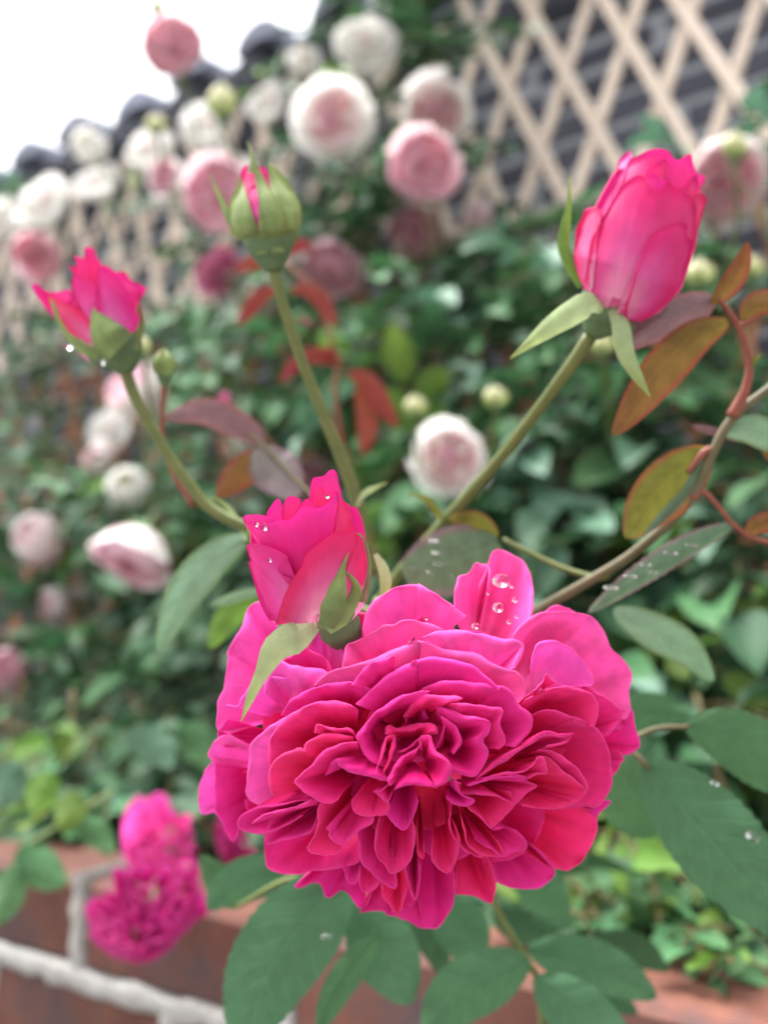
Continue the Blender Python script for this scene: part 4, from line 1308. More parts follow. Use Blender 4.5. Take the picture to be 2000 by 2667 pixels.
for (x, y, s) in ((703, 1459, 5), (791, 1505, 5), (690, 1372, 9), (668, 1366, 6), (852, 1292, 6)):
    water(bud, x, y, BD - (fz(x, y) + (12 if y > 1400 else -2)) * BD / FPX, s * BD / FPX)

# --- tall bud at the right
RD = .222
bud = thing('rose_bud', 'tall hot pink rosebud at the upper right on a long slanting stem', 'rose bud', U(1560, 830, RD), 'deep pink rosebuds', CAMROT)
rp = [(0, 50), (.1, 105), (.3, 148), (.6, 150), (.85, 130), (1, 110), (1.3, 100)]
rz = shell_of((1600, 830), (1725, 430), rp)
back_shell(bud, rz, (1600, 830), (1725, 430), rp, RD, 'petal_bud', .03, .95)
shell_patch(bud, cR((740, 520), (770, 360), (800, 260), (835, 225), (862, 204), (872, 250), (880, 300), (860, 420)), (1610, 720), rz, -60, RD, hot, 4, 0, 3, 11)
shell_patch(bud, cR((800, 500), (850, 280), (900, 245), (980, 205), (1040, 200), (1085, 215), (1108, 255), (1140, 265), (1180, 240), (1212, 226), (1222, 280), (1245, 345), (1292, 355), (1280, 400), (1240, 460), (1200, 560)), (1640, 740), rz, -45, RD, hot, 6, 0, 4, 12, nu=40)
shell_patch(bud, cR((960, 420), (955, 350), (985, 305), (1060, 258), (1075, 300), (1050, 340), (1080, 380), (1120, 420), (1180, 430), (1225, 395), (1240, 340), (1250, 420), (1200, 520)), (1660, 720), rz, -28, RD, hot, 6, 0, 3, 13, nu=36)
shell_patch(bud, cR((960, 470), (985, 440), (965, 380), (975, 345), (1010, 350), (1040, 380), (1085, 375), (1060, 420), (1020, 480)), (1660, 720), rz, -15, RD, hot, 5, 6, 2, 14)
shell_patch(bud, cR((1180, 900), (1240, 700), (1280, 560), (1302, 500), (1295, 470), (1250, 455), (1230, 480), (1150, 560)), (1600, 800), rz, -8, RD, 'petal_bud', 6, 5, 3, 15)
shell_patch(bud, cR((560, 880), (560, 700), (580, 620), (600, 560), (640, 540), (690, 540), (720, 480), (770, 400), (800, 330), (830, 320), (780, 480), (720, 580), (680, 640), (650, 760)), (1560, 770), rz, -6, RD, 'petal_bud', 8, 8, 3, 16, nu=36)
shell_patch(bud, cR((590, 990), (600, 880), (650, 740), (720, 580), (780, 470), (850, 380), (930, 350), (985, 440), (1060, 430), (1130, 440), (1210, 470), (1240, 540), (1230, 700), (1180, 900), (1080, 1080), (960, 1130)), (1590, 815), rz, 4, RD, 'petal_bud', 5, 0, 2, 17, nu=44)
shell_patch(bud, cR((850, 1190), (845, 1120), (890, 960), (940, 780), (1000, 690), (1080, 640), (1160, 620), (1190, 640), (1180, 700), (1215, 730), (1190, 850), (1160, 960), (1100, 1060), (1010, 1140), (930, 1188)), (1600, 830), rz, 14, RD, 'petal_bud', 6, 5, 2, 18, nu=40)
shell_patch(bud, cR((580, 960), (545, 850), (548, 740), (560, 650), (620, 560), (680, 545), (690, 640), (640, 720), (620, 850), (600, 960)), (1540, 770), rz, 6, RD, 'petal_bud', 7, 5, 2, 19)
sepal(bud, cR((580, 990), (520, 880), (480, 760), (490, 640), (510, 520), (518, 350)), [10, 13, 17, 12, 5, 2], RD, [-10, -30, -40, -40, -40, -30], 'leaf_young')
sepal(bud, cR((720, 1120), (640, 1080), (560, 1120), (420, 1210), (300, 1300), (172, 1402)), [14, 34, 32, 24, 12, 1], RD, [60, 100, 110, 110, 105, 95], 'sepal_bloom')
sepal(bud, cR((760, 1110), (810, 1220), (830, 1350), (890, 1480), (980, 1625)), [14, 26, 24, 15, 1], RD, [70, 95, 100, 95, 80], 'sepal_bloom')
tube('hip', [U(1590, 800, .222), U(1572, 822, .223), U(1556, 846, .224), U(1538, 874, .225)], [.0092, .0085, .0052, .0024], M['calyx'], bud, 12)
stem_px('stem', [(1545, 862, .225), (1480, 960, .230), (1305, 1190, .252), (1145, 1372, .270), (1050, 1480, .278), (980, 1580, .28)], [19, 16, 15, 15, 15, 15], 'stem', bud)
sepal(bud, [(1150, 1350), (1110, 1300), (1062, 1284)], [9, 8, 1], .268, [0, 10, 15], 'leaf_olive', 'stipule')

# --- bud at the left
LD = .25
bud = thing('rose_bud', 'opening hot pink rosebud at the upper left with two bright water drops under it', 'rose bud', U(300, 920, LD), 'deep pink rosebuds', CAMROT)
lp = [(0, 40), (.1, 75), (.3, 105), (.6, 112), (.9, 95), (1.3, 80)]
lz = shell_of((310, 950), (215, 680), lp)
back_shell(bud, lz, (310, 950), (215, 680), lp, LD, 'petal_bud', .05, .8)
shell_patch(bud, cL((760, 560), (660, 350), (620, 330), (640, 320), (690, 350), (690, 280), (665, 225), (720, 255), (770, 250), (765, 180), (800, 155), (850, 180), (870, 240), (940, 340), (1050, 480)), (270, 860), lz, -25, LD, hot, 5, 0, 3, 21, nu=40)
shell_patch(bud, cL((900, 600), (940, 330), (1000, 360), (1100, 410), (1200, 470), (1320, 530), (1300, 570), (1230, 680), (1180, 700)), (290, 880), lz, -15, LD, hot, 5, 10, 3, 22)
shell_patch(bud, cL((560, 700), (640, 640), (650, 560), (620, 540), (540, 560), (450, 560), (380, 520), (340, 488), (295, 500), (320, 560), (400, 680), (500, 800)), (260, 890), lz, -12, LD, hot, 5, 0, 3, 23, nu=36)
shell_patch(bud, cL((780, 760), (680, 600), (650, 480), (690, 400), (760, 430), (850, 500), (900, 600), (860, 750)), (260, 900), lz, 2, LD, 'petal_bud', 5, 3, 3, 24)
shell_patch(bud, cL((860, 700), (880, 450), (900, 330), (960, 370), (1060, 440), (1130, 540), (1180, 660), (1240, 760), (1250, 820), (1200, 920), (1140, 930)), (300, 900), lz, 6, LD, 'petal_bud', 6, 5, 3, 25, nu=36)
shell_patch(bud, cL((620, 920), (520, 790), (430, 620), (330, 520), (440, 590), (560, 650), (700, 720), (790, 790), (850, 900), (900, 1040)), (290, 925), lz, 8, LD, 'petal_bud', 6, 3, 2, 26, nu=36)
sepal(bud, cL((1080, 1060), (980, 960), (900, 820), (870, 660), (862, 560)), [50, 48, 30, 12, 1], LD, [85, 115, 115, 108, 100], 'sepal')
sepal(bud, cL((900, 1120), (720, 1030), (600, 900), (520, 760), (450, 600)), [20, 17, 13, 9, 1], LD, [60, 60, 55, 45, 40], 'sepal')
sepal(bud, cL((1160, 1050), (1230, 900), (1260, 760), (1240, 640)), [26, 22, 12, 2], LD, [20, 10, 0, 0], 'sepal')
tube('hip', [U(290, 890, .2505), U(310, 920, .251), U(322, 945, .2515), U(330, 972, .252)], [.0092, .0088, .006, .0023], M['calyx'], bud, 12)
stem_px('stem', [(326, 962, .252), (355, 1040, .252), (430, 1170, .252), (500, 1270, .252), (545, 1320, .252), (640, 1370, .25), (820, 1400, .25), (960, 1430, .25)], [16, 14, 14, 15, 15, 15, 15, 15], 'stem', bud)
water(bud, 180, 901, .243, 11 * .243 / FPX, None, 1.2)
water(bud, 262, 945, .244, 10 * .244 / FPX, None, 1.3)

# --- green bud in the middle
GD = .24
bud = thing('rose_bud', 'closed green rosebud with a slit of pink at the top of a long central stem', 'rose bud', U(700, 700, GD), 'deep pink rosebuds', CAMROT)
gp = [(0, 45), (.15, 80), (.4, 95), (.7, 80), (1, 45), (1.4, 25)]
gz = shell_of((700, 630), (680, 470), gp)
back_shell(bud, gz, (700, 630), (680, 470), gp, GD, 'sepal', .0, 1.0, 'sepal')
shell_patch(bud, cG((1040, 420), (1042, 260), (1050, 232), (1070, 215), (1090, 240), (1120, 230), (1140, 225), (1165, 260), (1200, 340), (1215, 420)), (690, 620), gz, -12, GD, hot, 3, 0, 2, 31)
shell_patch(bud, cG((1060, 540), (1075, 480), (1080, 400), (1075, 330), (1100, 300), (1130, 330), (1130, 440), (1120, 520)), (680, 650), gz, -3, GD, 'petal_bud', 3, 0, 2, 32)
shell_patch(bud, cG((1000, 520), (990, 440), (1000, 360), (1030, 300), (1040, 250), (1050, 330), (1075, 400), (1090, 470), (1115, 560), (1100, 610)), (690, 660), gz, 4, GD, 'sepal', 3, 2, 1, 33)
shell_patch(bud, cG((1110, 600), (1118, 500), (1120, 400), (1120, 320), (1105, 240), (1080, 180), (1130, 250), (1170, 330), (1210, 390), (1240, 480), (1230, 590)), (700, 660), gz, 8, GD, 'sepal', 3, 2, 1, 34)
shell_patch(bud, cG((1220, 600), (1240, 480), (1215, 380), (1180, 280), (1158, 205), (1210, 250), (1265, 320), (1300, 400), (1300, 470), (1270, 560)), (715, 650), gz, 5, GD, 'sepal', 3, 2, 1, 35)
sepal(bud, cG((1085, 250), (1090, 190), (1070, 110)), [9, 5, 1], GD, [60, 50, 40], 'sepal')
sepal(bud, cG((1000, 470), (975, 410), (945, 340), (905, 250)), [9, 8, 5, 1], GD, [10, 10, 10, 10], 'sepal')
tube('hip', [U(700, 606, .24), U(703, 638, .24), U(707, 668, .2405), U(712, 706, .241)], [.0088, .0076, .0054, .0024], M['calyx'], bud, 12)
stem_px('stem', [(711, 700, .241), (740, 800, .243), (790, 950, .246), (860, 1120, .249), (925, 1290, .251), (945, 1400, .252), (965, 1500, .252)], [15, 15, 16, 17, 18, 20, 20], 'stem', bud)
sepal(bud, [(930, 1320), (950, 1285), (1008, 1256)], [6, 8, 1], .25, [10, 15, 15], 'sepal_bloom', 'stipule')


# --- small closed buds
def small_bud(px, py, w, h, depth, label, stem_pts, mat='sepal', tip=None, tilt=(0, 0, 1), lean=0.0, group='small closed buds', stem_mat='stem', stem_r=5):
    S = depth / FPX
    e = thing('rose_bud', label, 'rose bud', U(px, py, depth), group, CAMROT)
    for k in range(5):
        a = 2 * math.pi * k / 5 + .4
        rows = []
        for j in range(9):
            t = j / 8
            ww = math.sin(math.pi * (.1 + .9 * t) * .98) ** .8 if t < 1 else 0.02
            half = .72 * (1 - t ** 3) + .02
            row = []
            for i in range(5):
                b = a + half * (i - 2) / 2
                r = w * .5 * max(ww, .03) * (1 + .03 * (k % 2))
                x, y = r * math.sin(b), -h * (t - .5)
                row.append(U(px + x + lean * (t - .5) * h, py + y, depth - r * math.cos(b) * S))
            rows.append(row)
        part_grid('sepal' if tip is None else 'petal', rows, M[mat], e)
    if tip is not None:
        for k in range(5):
            a = 2 * math.pi * k / 5
            sepal(e, [(px, py + h * .5), (px + w * .45 * math.sin(a), py + h * .25), (px + w * .52 * math.sin(a), py - h * .05)], [w * .14, w * .14, 1], depth, [0, w * .46 * math.cos(a), w * .5 * math.cos(a)], 'sepal')
    tube('hip', [U(px - lean * h * .35, py + h * .36, depth), U(px - lean * h * .5, py + h * .6, depth), U(px - lean * h * .6, py + h * .8, depth)], [w * .3 * S, w * .24 * S, w * .1 * S], M['calyx'], e, 10)
    stem_px('stem', [(px - lean * h * .6, py + h * .75, depth)] + stem_pts, [stem_r] * (len(stem_pts) + 1), stem_mat, e, 8)
    return e


small_bud(428, 945, 66, 76, .262, 'small round green bud just right of the left pink bud, on a thin reddish stem', [(424, 1060, .262), (425, 1150, .26), (455, 1240, .256), (505, 1318, .253)], 'sepal', stem_mat='stem_red', stem_r=7)
small_bud(1290, 1030, 62, 56, .62, 'yellow-green bud right of centre, between the middle stem and the right pink bud', [(1288, 1100, .63), (1270, 1180, .66), (1240, 1300, .72)], 'cream', 1)
small_bud(1082, 1055, 58, 54, .72, 'yellow-green bud to the right of the red leaves in the middle', [(1085, 1120, .73), (1090, 1200, .76), (1080, 1300, .8)], 'cream', 1)
small_bud(1820, 705, 82, 70, .58, 'plump pale green bud close to the right side of the tall pink bud', [(1818, 790, .60), (1800, 900, .64), (1760, 1050, .7)], 'cream', 1)
small_bud(1955, 690, 64, 62, .62, 'pale green bud at the right edge above the small orange leaf', [(1950, 790, .64), (1940, 880, .68), (1900, 1000, .72)], 'cream', 1)
small_bud(1568, 890, 58, 58, .6, 'little green bud directly under the sepals of the tall pink bud', [(1570, 960, .61), (1585, 1040, .63), (1590, 1150, .68)], 'cream', 1)
small_bud(1912, 372, 62, 74, .66, 'cream bud at the upper right, in front of the white and pink rose', [(1915, 470, .67), (1920, 560, .7), (1900, 700, .74)], 'cream', 1)
small_bud(372, 895, 40, 50, .40, 'pale green bud tucked behind the stem of the left pink bud', [(378, 960, .41), (390, 1050, .43), (420, 1150, .46)], 'cream', 1)
small_bud(410, 14, 40, 44, 1.32, 'tiny green bud above the pink rose that stands against the sky', [(425, 60, 1.33), (450, 140, 1.35), (480, 240, 1.4)], 'cream', 1)
small_bud(578, 256, 74, 86, 1.05, 'pointed cream-green bud above the white roses near the tile coping', [(580, 330, 1.1), (600, 380, 1.25), (640, 500, 1.4)], 'cream', 1)
small_bud(408, 318, 56, 46, 1.3, 'small cream bud in front of the dark tiles at the upper left', [(415, 370, 1.45), (420, 430, 1.6), (430, 520, 1.7)], 'cream', 1)
small_bud(586, 1040, 30, 40, .62, 'tiny purple bud between the left and middle stems', [(590, 1090, .63), (600, 1150, .66), (640, 1230, .7)], 'petal_mag', 1)


# ------------------------------------------------------------------ leaves near the lens
def leaf_px(parent, pts, wl, wr, d0, d1, mat, fold=.25, serr=.0, bow=0.0, n=36, wave=.03, pw=.7, seed=0, name='leaf', lab=None):
    """pts: midrib in px from the base to the tip; wl/wr: greatest half-width (px) left/right of it; depth from d0 to d1."""
    r = random.Random(seed or int(pts[0][0] * 7 + pts[-1][1]))
    C = cat_rom(pts, n)
    tan = np.gradient(C, axis=0)
    nor = np.stack([-tan[:, 1], tan[:, 0]], axis=1)
    nor /= np.linalg.norm(nor, axis=1)[:, None]
    us = (-1, -.8, -.6, -.4, -.2, -.07, 0, .07, .2, .4, .6, .8, 1)
    ph = r.uniform(0, 6)
    rows = []
    for i in range(n + 1):
        t = i / n
        prof = (math.sin(math.pi * min(1, .02 + .97 * t ** .88)) ** pw) if i < n else .004
        d = d0 + (d1 - d0) * t
        S = d / FPX
        row = []
        for u in us:
            w = (wl if u < 0 else wr) * prof
            a = abs(u)
            tooth = serr * w * (1 if i % 2 else -.6) if a == 1 and 1 < i < n - 1 else 0
            x, y = C[i] + nor[i] * (math.copysign(1, u) if u else 0) * (a * w + tooth)
            z = -fold * a * w * 1.2 + bow * math.sin(math.pi * t) + wave * (wl + wr) * math.sin(11 * t + 2.2 * u + ph) * a + .02 * (wl + wr) * math.sin(26 * t - 5 * a) * a * (1 - .5 * a) - (2.5 if u == 0 else 0)
            row.append(U(x, y, d - z * S))
        rows.append(row)
    o = part_grid(name, rows, M[mat], parent)
    if lab:
        o['label'] = lab
    return o


cane = thing('rose_cane', 'rose shoot with bronze and orange young leaves slanting up to the right edge', 'rose shoot', U(1300, 1680, .25), None, CAMROT)
stem_px('stem', [(2080, 950, .236), (2000, 1012, .235), (1905, 1090, .234), (1850, 1190, .235), (1790, 1310, .237), (1650, 1440, .241), (1530, 1515, .245), (1400, 1590, .25), (1250, 1690, .256), (1120, 1800, .262), (1040, 1950, .27)], [10, 11, 13, 13, 14, 14, 14, 14, 14, 14, 14], 'stem_brown', cane)
stem_px('stalk', [(1905, 1085, .2335), (1938, 1020, .232), (1950, 950, .231), (1930, 870, .231), (1900, 815, .231), (1868, 775, .231)], [17, 13, 10, 9, 8, 5], 'stem_red', cane)
stem_px('stalk', [(1800, 1300, .236), (1830, 1280, .236), (1870, 1320, .236), (1910, 1368, .236), (1960, 1400, .236), (2040, 1425, .236)], [10, 7, 6, 6, 6, 6], 'stem_red', cane)
stem_px('stalk', [(1860, 1170, .235), (1830, 1180, .235), (1790, 1230, .235)], [12, 9, 6], 'stem_red', cane)
stem_px('stalk', [(1920, 850, .231), (1955, 835, .231), (1990, 812, .231)], [8, 7, 5], 'stem_red', cane)
stem_px('stalk', [(1590, 1480, .244), (1565, 1505, .244), (1480, 1485, .25), (1400, 1450, .255), (1310, 1405, .26)], [10, 8, 8, 7, 6], 'stem', cane)
sepal(cane, cR((1560, 1430), (1590, 1400), (1612, 1370)), [9, 6, 1], .231, [5, 8, 8], 'leaf_olive', 'thorn')
leaf_px(cane, [(1895, 835), (1800, 880), (1700, 985), (1595, 1135)], 62, 50, .231, .226, 'leaf_orange', .12, .02)
leaf_px(cane, [(1852, 790), (1890, 745), (1925, 690), (1946, 630)], 22, 34, .231, .226, 'leaf_orange', .2, .03)
leaf_px(cane, [(1856, 778), (1790, 815), (1700, 850), (1615, 905)], 46, 58, .232, .226, 'leaf_purple', .3, .04, pw=.5)
leaf_px(cane, [(1848, 1170), (1760, 1235), (1685, 1310), (1628, 1402)], 88, 62, .236, .232, 'leaf_olive', .15, .02)
leaf_px(cane, [(1835, 1195), (1790, 1270), (1720, 1350), (1670, 1400)], 16, 20, .235, .233, 'leaf_bronze', .5, .02)
leaf_px(cane, [(1880, 1125), (1950, 1115), (2020, 1140), (2110, 1180)], 40, 45, .235, .23, 'leaf_nearpale', .2, .02)
leaf_px(cane, [(1800, 1108), (1840, 1118), (1880, 1128), (1930, 1150)], 10, 12, .240, .238, 'leaf_purple', .2, .02)
leaf_px(cane, [(1985, 1170), (2050, 1200), (2110, 1240)], 30, 30, .235, .23, 'leaf_orange', .2)
leaf_px(cane, [(1932, 838), (1960, 800), (2010, 790), (2090, 815)], 36, 30, .231, .227, 'leaf_orange', .2, .02)
leaf_px(cane, [(1915, 1366), (1800, 1425), (1670, 1505), (1530, 1598)], 24, 42, .236, .230, 'leaf_bronze', .25, .05, n=34)
leaf_px(cane, [(1945, 1395), (1975, 1365), (2060, 1350)], 26, 26, .236, .232, 'leaf_orange', .2)
leaf_px(cane, [(1598, 1588), (1690, 1640), (1780, 1690), (1858, 1775)], 52, 48, .262, .258, 'leaf_nearpale', .2, .02)
leaf_px(cane, [(1296, 1400), (1260, 1365), (1215, 1348), (1165, 1352)], 28, 22, .262, .262, 'leaf_olive', .2)
drops_leaf = leaf_px(cane, [(1296, 1408), (1225, 1445), (1140, 1470), (1046, 1490)], 92, 88, .262, .254, 'leaf_bronze', .12, .05, n=30, pw=.5)
for (x, y, s) in ((1128, 1408, 11), (1137, 1440, 12), (1144, 1467, 13), (1120, 1490, 9), (1082, 1478, 7), (1180, 1500, 6)):
    water(cane, x, y, .2545, s * .255 / FPX, Vector((0, -.6, .8)), 1.2)
for (x, y, s) in ((1590, 1530, 13), (1640, 1500, 12), (1680, 1470, 10), (1745, 1440, 12), (1800, 1420, 10), (1700, 1490, 7)):
    water(cane, x, y, .2285, s * .23 / FPX, Vector((0, -.6, .8)), 1.5)

spray = thing('rose_leaf_spray', 'spray of large grey-green leaves hanging below and right of the large bloom', 'leaf spray', U(1350, 2150, .29), None, CAMROT)
stem_px('stem', [(1150, 1950, .262), (1250, 2200, .285), (1290, 2360, .29), (1370, 2500, .29), (1400, 2560, .29), (1420, 2760, .29)], [12, 11, 10, 9, 9, 9], 'stem', spray)
stem_px('stalk', [(1250, 2180, .285), (1450, 2050, .27), (1610, 1950, .255), (1690, 2000, .25)], [9, 8, 8, 8], 'stem_brown', spray)
stem_px('stalk', [(1600, 1952, .256), (1700, 1900, .256), (1795, 1892, .255)], [8, 7, 6], 'stem_brown', spray)
stem_px('stalk', [(1250, 2190, .285), (1050, 2290, .275), (900, 2310, .265), (760, 2290, .27), (620, 2360, .28)], [10, 9, 9, 9, 6], 'stem', spray)
near = 'leaf_near'
leaf_px(spray, [(1680, 1985), (1780, 2110), (1910, 2260), (2090, 2460)], 128, 105, .25, .236, near, .12, .03, n=34)
leaf_px(spray, [(1785, 1885), (1900, 1920), (2010, 1990), (2160, 2080)], 85, 80, .256, .25, near, .14, .03, n=30)
leaf_px(spray, [(1745, 2150), (1680, 2110), (1630, 2050), (1570, 1960)], 90, 80, .285, .275, near, .15, .03, n=28)
leaf_px(spray, [(1560, 1900), (1640, 1860), (1720, 1850), (1800, 1870)], 50, 50, .32, .31, near, .15, .03)
leaf_px(spray, [(930, 2300), (830, 2360), (700, 2530), (625, 2740)], 120, 118, .268, .252, near, .12, .03, n=34, pw=.62)
leaf_px(spray, [(985, 2430), (930, 2500), (870, 2590), (825, 2700)], 42, 40, .275, .268, near, .25, .03)
leaf_px(spray, [(930, 2350), (985, 2440), (1030, 2530), (1065, 2620)], 85, 95, .285, .278, near, .14, .03, n=28)
leaf_px(spray, [(1378, 2500), (1290, 2540), (1190, 2600), (1105, 2710)], 82, 88, .284, .270, near, .14, .03, n=30)
leaf_px(spray, [(1395, 2545), (1470, 2610), (1550, 2680), (1660, 2760)], 82, 75, .284, .272, near, .14, .03, n=28)
leaf_px(spray, [(1375, 2470), (1470, 2490), (1590, 2530), (1710, 2600)], 66, 70, .30, .30, near, .16, .03, n=28)
leaf_px(spray, [(1150, 2330), (1190, 2400), (1215, 2450), (1230, 2530)], 70, 70, .31, .31, near, .16, .03)
leaf_px(spray, [(1330, 2230), (1390, 2290), (1440, 2360), (1480, 2420)], 60, 60, .34, .34, near, .16, .03)
leaf_px(spray, [(770, 2270), (680, 2280), (600, 2310), (540, 2370)], 60, 60, .29, .29, near, .16, .03)
leaf_px(spray, [(660, 2330), (600, 2330), (560, 2280), (520, 2230)], 40, 45, .30, .30, near, .16, .03)
for (x, y, s, d) in ((850, 2440, 12, .262), (1960, 2180, 18, .240), (1860, 2040, 10, .245)):
    water(spray, x, y, d - .003, s * d / FPX, Vector((0, -.7, .7)))

left = thing('rose_leaf_spray', 'spray with one long pale green leaf left of the half-open pink bud', 'leaf spray', U(700, 1560, .29), None, CAMROT)
stem_px('stem', [(1000, 1600, .262), (860, 1560, .28), (720, 1480, .285), (640, 1405, .27)], [10, 9, 8, 7], 'stem', left)
stem_px('stalk', [(820, 1540, .281), (740, 1540, .29), (690, 1545, .295)], [8, 7, 6], 'stem', left)
leaf_px(left, [(650, 1395), (560, 1460), (480, 1560), (413, 1700)], 45, 58, .272, .258, 'leaf_nearpale', .2, .012, n=30)
leaf_px(left, [(700, 1538), (640, 1548), (590, 1565), (540, 1580)], 14, 16, .295, .29, 'leaf_nearpale', .4)
leaf_px(left, [(690, 1550), (640, 1570), (590, 1610), (545, 1690)], 40, 34, .298, .292, 'leaf_young', .2)
leaf_px(left, [(640, 1420), (590, 1440), (560, 1470), (520, 1500)], 40, 40, .32, .31, 'leaf_mid', .2)

bronze = thing('rose_leaf_spray', 'purple and orange compound leaf between the left bud stem and the middle stem', 'leaf spray', U(700, 1300, .3), None, CAMROT)
stem_px('stem', [(960, 1480, .256), (850, 1330, .285), (760, 1240, .295), (690, 1165, .30), (650, 1130, .302)], [9, 8, 7, 6, 5], 'stem_brown', bronze)
leaf_px(bronze, [(692, 1155), (620, 1115), (530, 1080), (428, 1092)], 30, 48, .302, .298, 'leaf_purple', .2, .015, n=28)
leaf_px(bronze, [(705, 1172), (660, 1205), (610, 1245), (565, 1295)], 44, 40, .302, .296, 'leaf_orange', .15, .01, n=26)
leaf_px(bronze, [(672, 1165), (700, 1210), (740, 1250), (770, 1300)], 62, 60, .300, .296, 'leaf_mauve', .15, .01, n=26, pw=.55)
leaf_px(bronze, [(640, 1400), (600, 1330), (560, 1300), (545, 1310)], 6, 8, .256, .256, 'sepal_bloom', .2)

red = thing('rose_shoot', 'young shoot with drooping red leaves behind the middle stem', 'rose shoot', U(960, 1500, .5), None, CAMROT)
stem_px('stem', [(985, 1500, .5), (940, 1330, .5), (890, 1150, .5), (872, 1010, .5), (880, 950, .5), (850, 850, .5), (800, 740, .51), (740, 680, .52)], [9, 9, 8, 7, 6, 5, 5, 4], 'stem_red', red)
for q in (([(890, 950), (840, 935), (790, 940), (728, 1000)], 14, 30), ([(890, 945), (860, 925), (820, 925), (790, 950)], 20, 20), ([(905, 970), (950, 990), (985, 1040), (1035, 1115)], 30, 26), ([(930, 1010), (950, 1060), (955, 1110), (945, 1185)], 30, 26),
          ([(725, 752), (690, 765), (655, 800), (618, 850)], 20, 24), ([(755, 758), (800, 755), (840, 790), (877, 855)], 24, 20), ([(710, 672), (680, 672), (650, 685), (612, 708)], 22, 20), ([(720, 668), (760, 645), (790, 640), (818, 660)], 22, 18), ([(770, 830), (790, 835), (805, 842), (820, 850)], 8, 8)):
    leaf_px(red, q[0], q[1], q[2], .5, .49, 'leaf_red', .2, .01, n=14)

# leaves of the low shrub that hang over the brick edge
leaf_px(b6, [(45, 2215), (85, 2240), (130, 2275), (178, 2300)], 52, 58, .50, .47, 'leaf_mid', .15, .01)
leaf_px(b6, [(60, 2255), (30, 2300), (5, 2350), (-30, 2420)], 50, 45, .48, .45, 'leaf_mid', .2, .01)
leaf_px(b6, [(140, 2160), (100, 2190), (70, 2220), (30, 2290)], 22, 24, .52, .49, 'leaf_mid', .3, .01)
leaf_px(b6, [(200, 2120), (240, 2160), (270, 2190), (290, 2230)], 40, 40, .54, .52, 'leaf_mid', .2, .01)
leaf_px(b6, [(150, 2020), (120, 2050), (100, 2070), (80, 2110)], 40, 40, .52, .50, 'leaf_young', .2, .01)
leaf_px(b6, [(190, 2060), (185, 2100), (175, 2130), (150, 2160)], 42, 42, .52, .50, 'leaf_young', .2, .01)
leaf_px(b6, [(60, 1990), (30, 2020), (10, 2060), (-10, 2110)], 55, 50, .56, .54, 'leaf_grey', .2, .01)
leaf_px(b6, [(330, 1920), (380, 1930), (420, 1960), (450, 2000)], 50, 50, .6, .58, 'leaf_grey', .2, .01)
leaf_px(b6, [(460, 1900), (500, 1920), (530, 1960), (545, 2010)], 50, 50, .62, .6, 'leaf_mid', .2, .01)
stem_px('cane', [(300, 2060, .56), (200, 2120, .54), (140, 2160, .52), (50, 2215, .5)], [8, 7, 6, 5], 'stem', b6)

for q in (([(1395, 2590), (1470, 2560), (1560, 2570), (1660, 2640)], 40, 60, .33, .33), ([(1500, 2500), (1580, 2470), (1660, 2480), (1740, 2530)], 50, 45, .36, .36), ([(1290, 2360), (1330, 2400), (1380, 2420), (1450, 2430)], 45, 45, .36, .36),
          ([(1420, 2600), (1500, 2640), (1580, 2690), (1640, 2760)], 60, 60, .33, .32), ([(1000, 2330), (1080, 2380), (1130, 2450), (1150, 2540)], 55, 55, .32, .32)):
    leaf_px(spray, q[0], q[1], q[2], q[3], q[4], 'leaf_dark', .16, .03)
# ------------------------------------------------------------------ the pale climbing roses in the background
def globe_petal(mat, rho, th0, th1, half, flare, zs, seed, n=10, m=9, notch=.1):
    """a cupped petal of a globe of radius rho about the flower's axis (+z): from near the base (th0) to the mouth (th1)."""
    r = random.Random(seed)
    v, uv = [], []
    ph = r.uniform(0, 6)
    for j in range(m + 1):
        t = j / m
        th = math.radians(th0 + (th1 - th0) * t)
        w = half * (.45 + .75 * math.sin(min(1, t * .9 + .1) * math.pi * .5))
        for i in range(n + 1):
            u = 2 * i / n - 1
            a = w * u
            lift = 1 - notch * (abs(u) ** 3) * t
            th_ = math.radians(th0) + (th - math.radians(th0)) * lift
            rr = rho * (1 + flare * t ** 5 + .03 * math.sin(5 * u + ph) * t + .025 * math.sin(11 * u + 2 * ph) * t * t)
            z = -rr * math.cos(th_) * zs
            q = rr * math.sin(th_) + flare * rho * .8 * t ** 6
            v.append((q * math.cos(a), q * math.sin(a), z)); uv.append((i / n, t))
    me = mesh('petal', v, grid_faces(m + 1, n + 1), uv, True)
    me.materials.append(M[mat])
    return me


GP = {}


def gp(mat, *args):
    k = (mat,) + args
    if k not in GP:
        GP[k] = [globe_petal(mat, *args, 7 + q) for q in range(2)]
    return GP[k]


def basis(f, spin=0.0):
    z = f.normalized()
    x = Vector((0, 1, 0.2)).cross(z)
    if x.length < 1e-3:
        x = Vector((1, 0, 0))
    x.normalize()
    y = z.cross(x)
    m = Matrix((x, y, z)).transposed()
    return m @ Matrix.Rotation(spin, 3, 'Z')


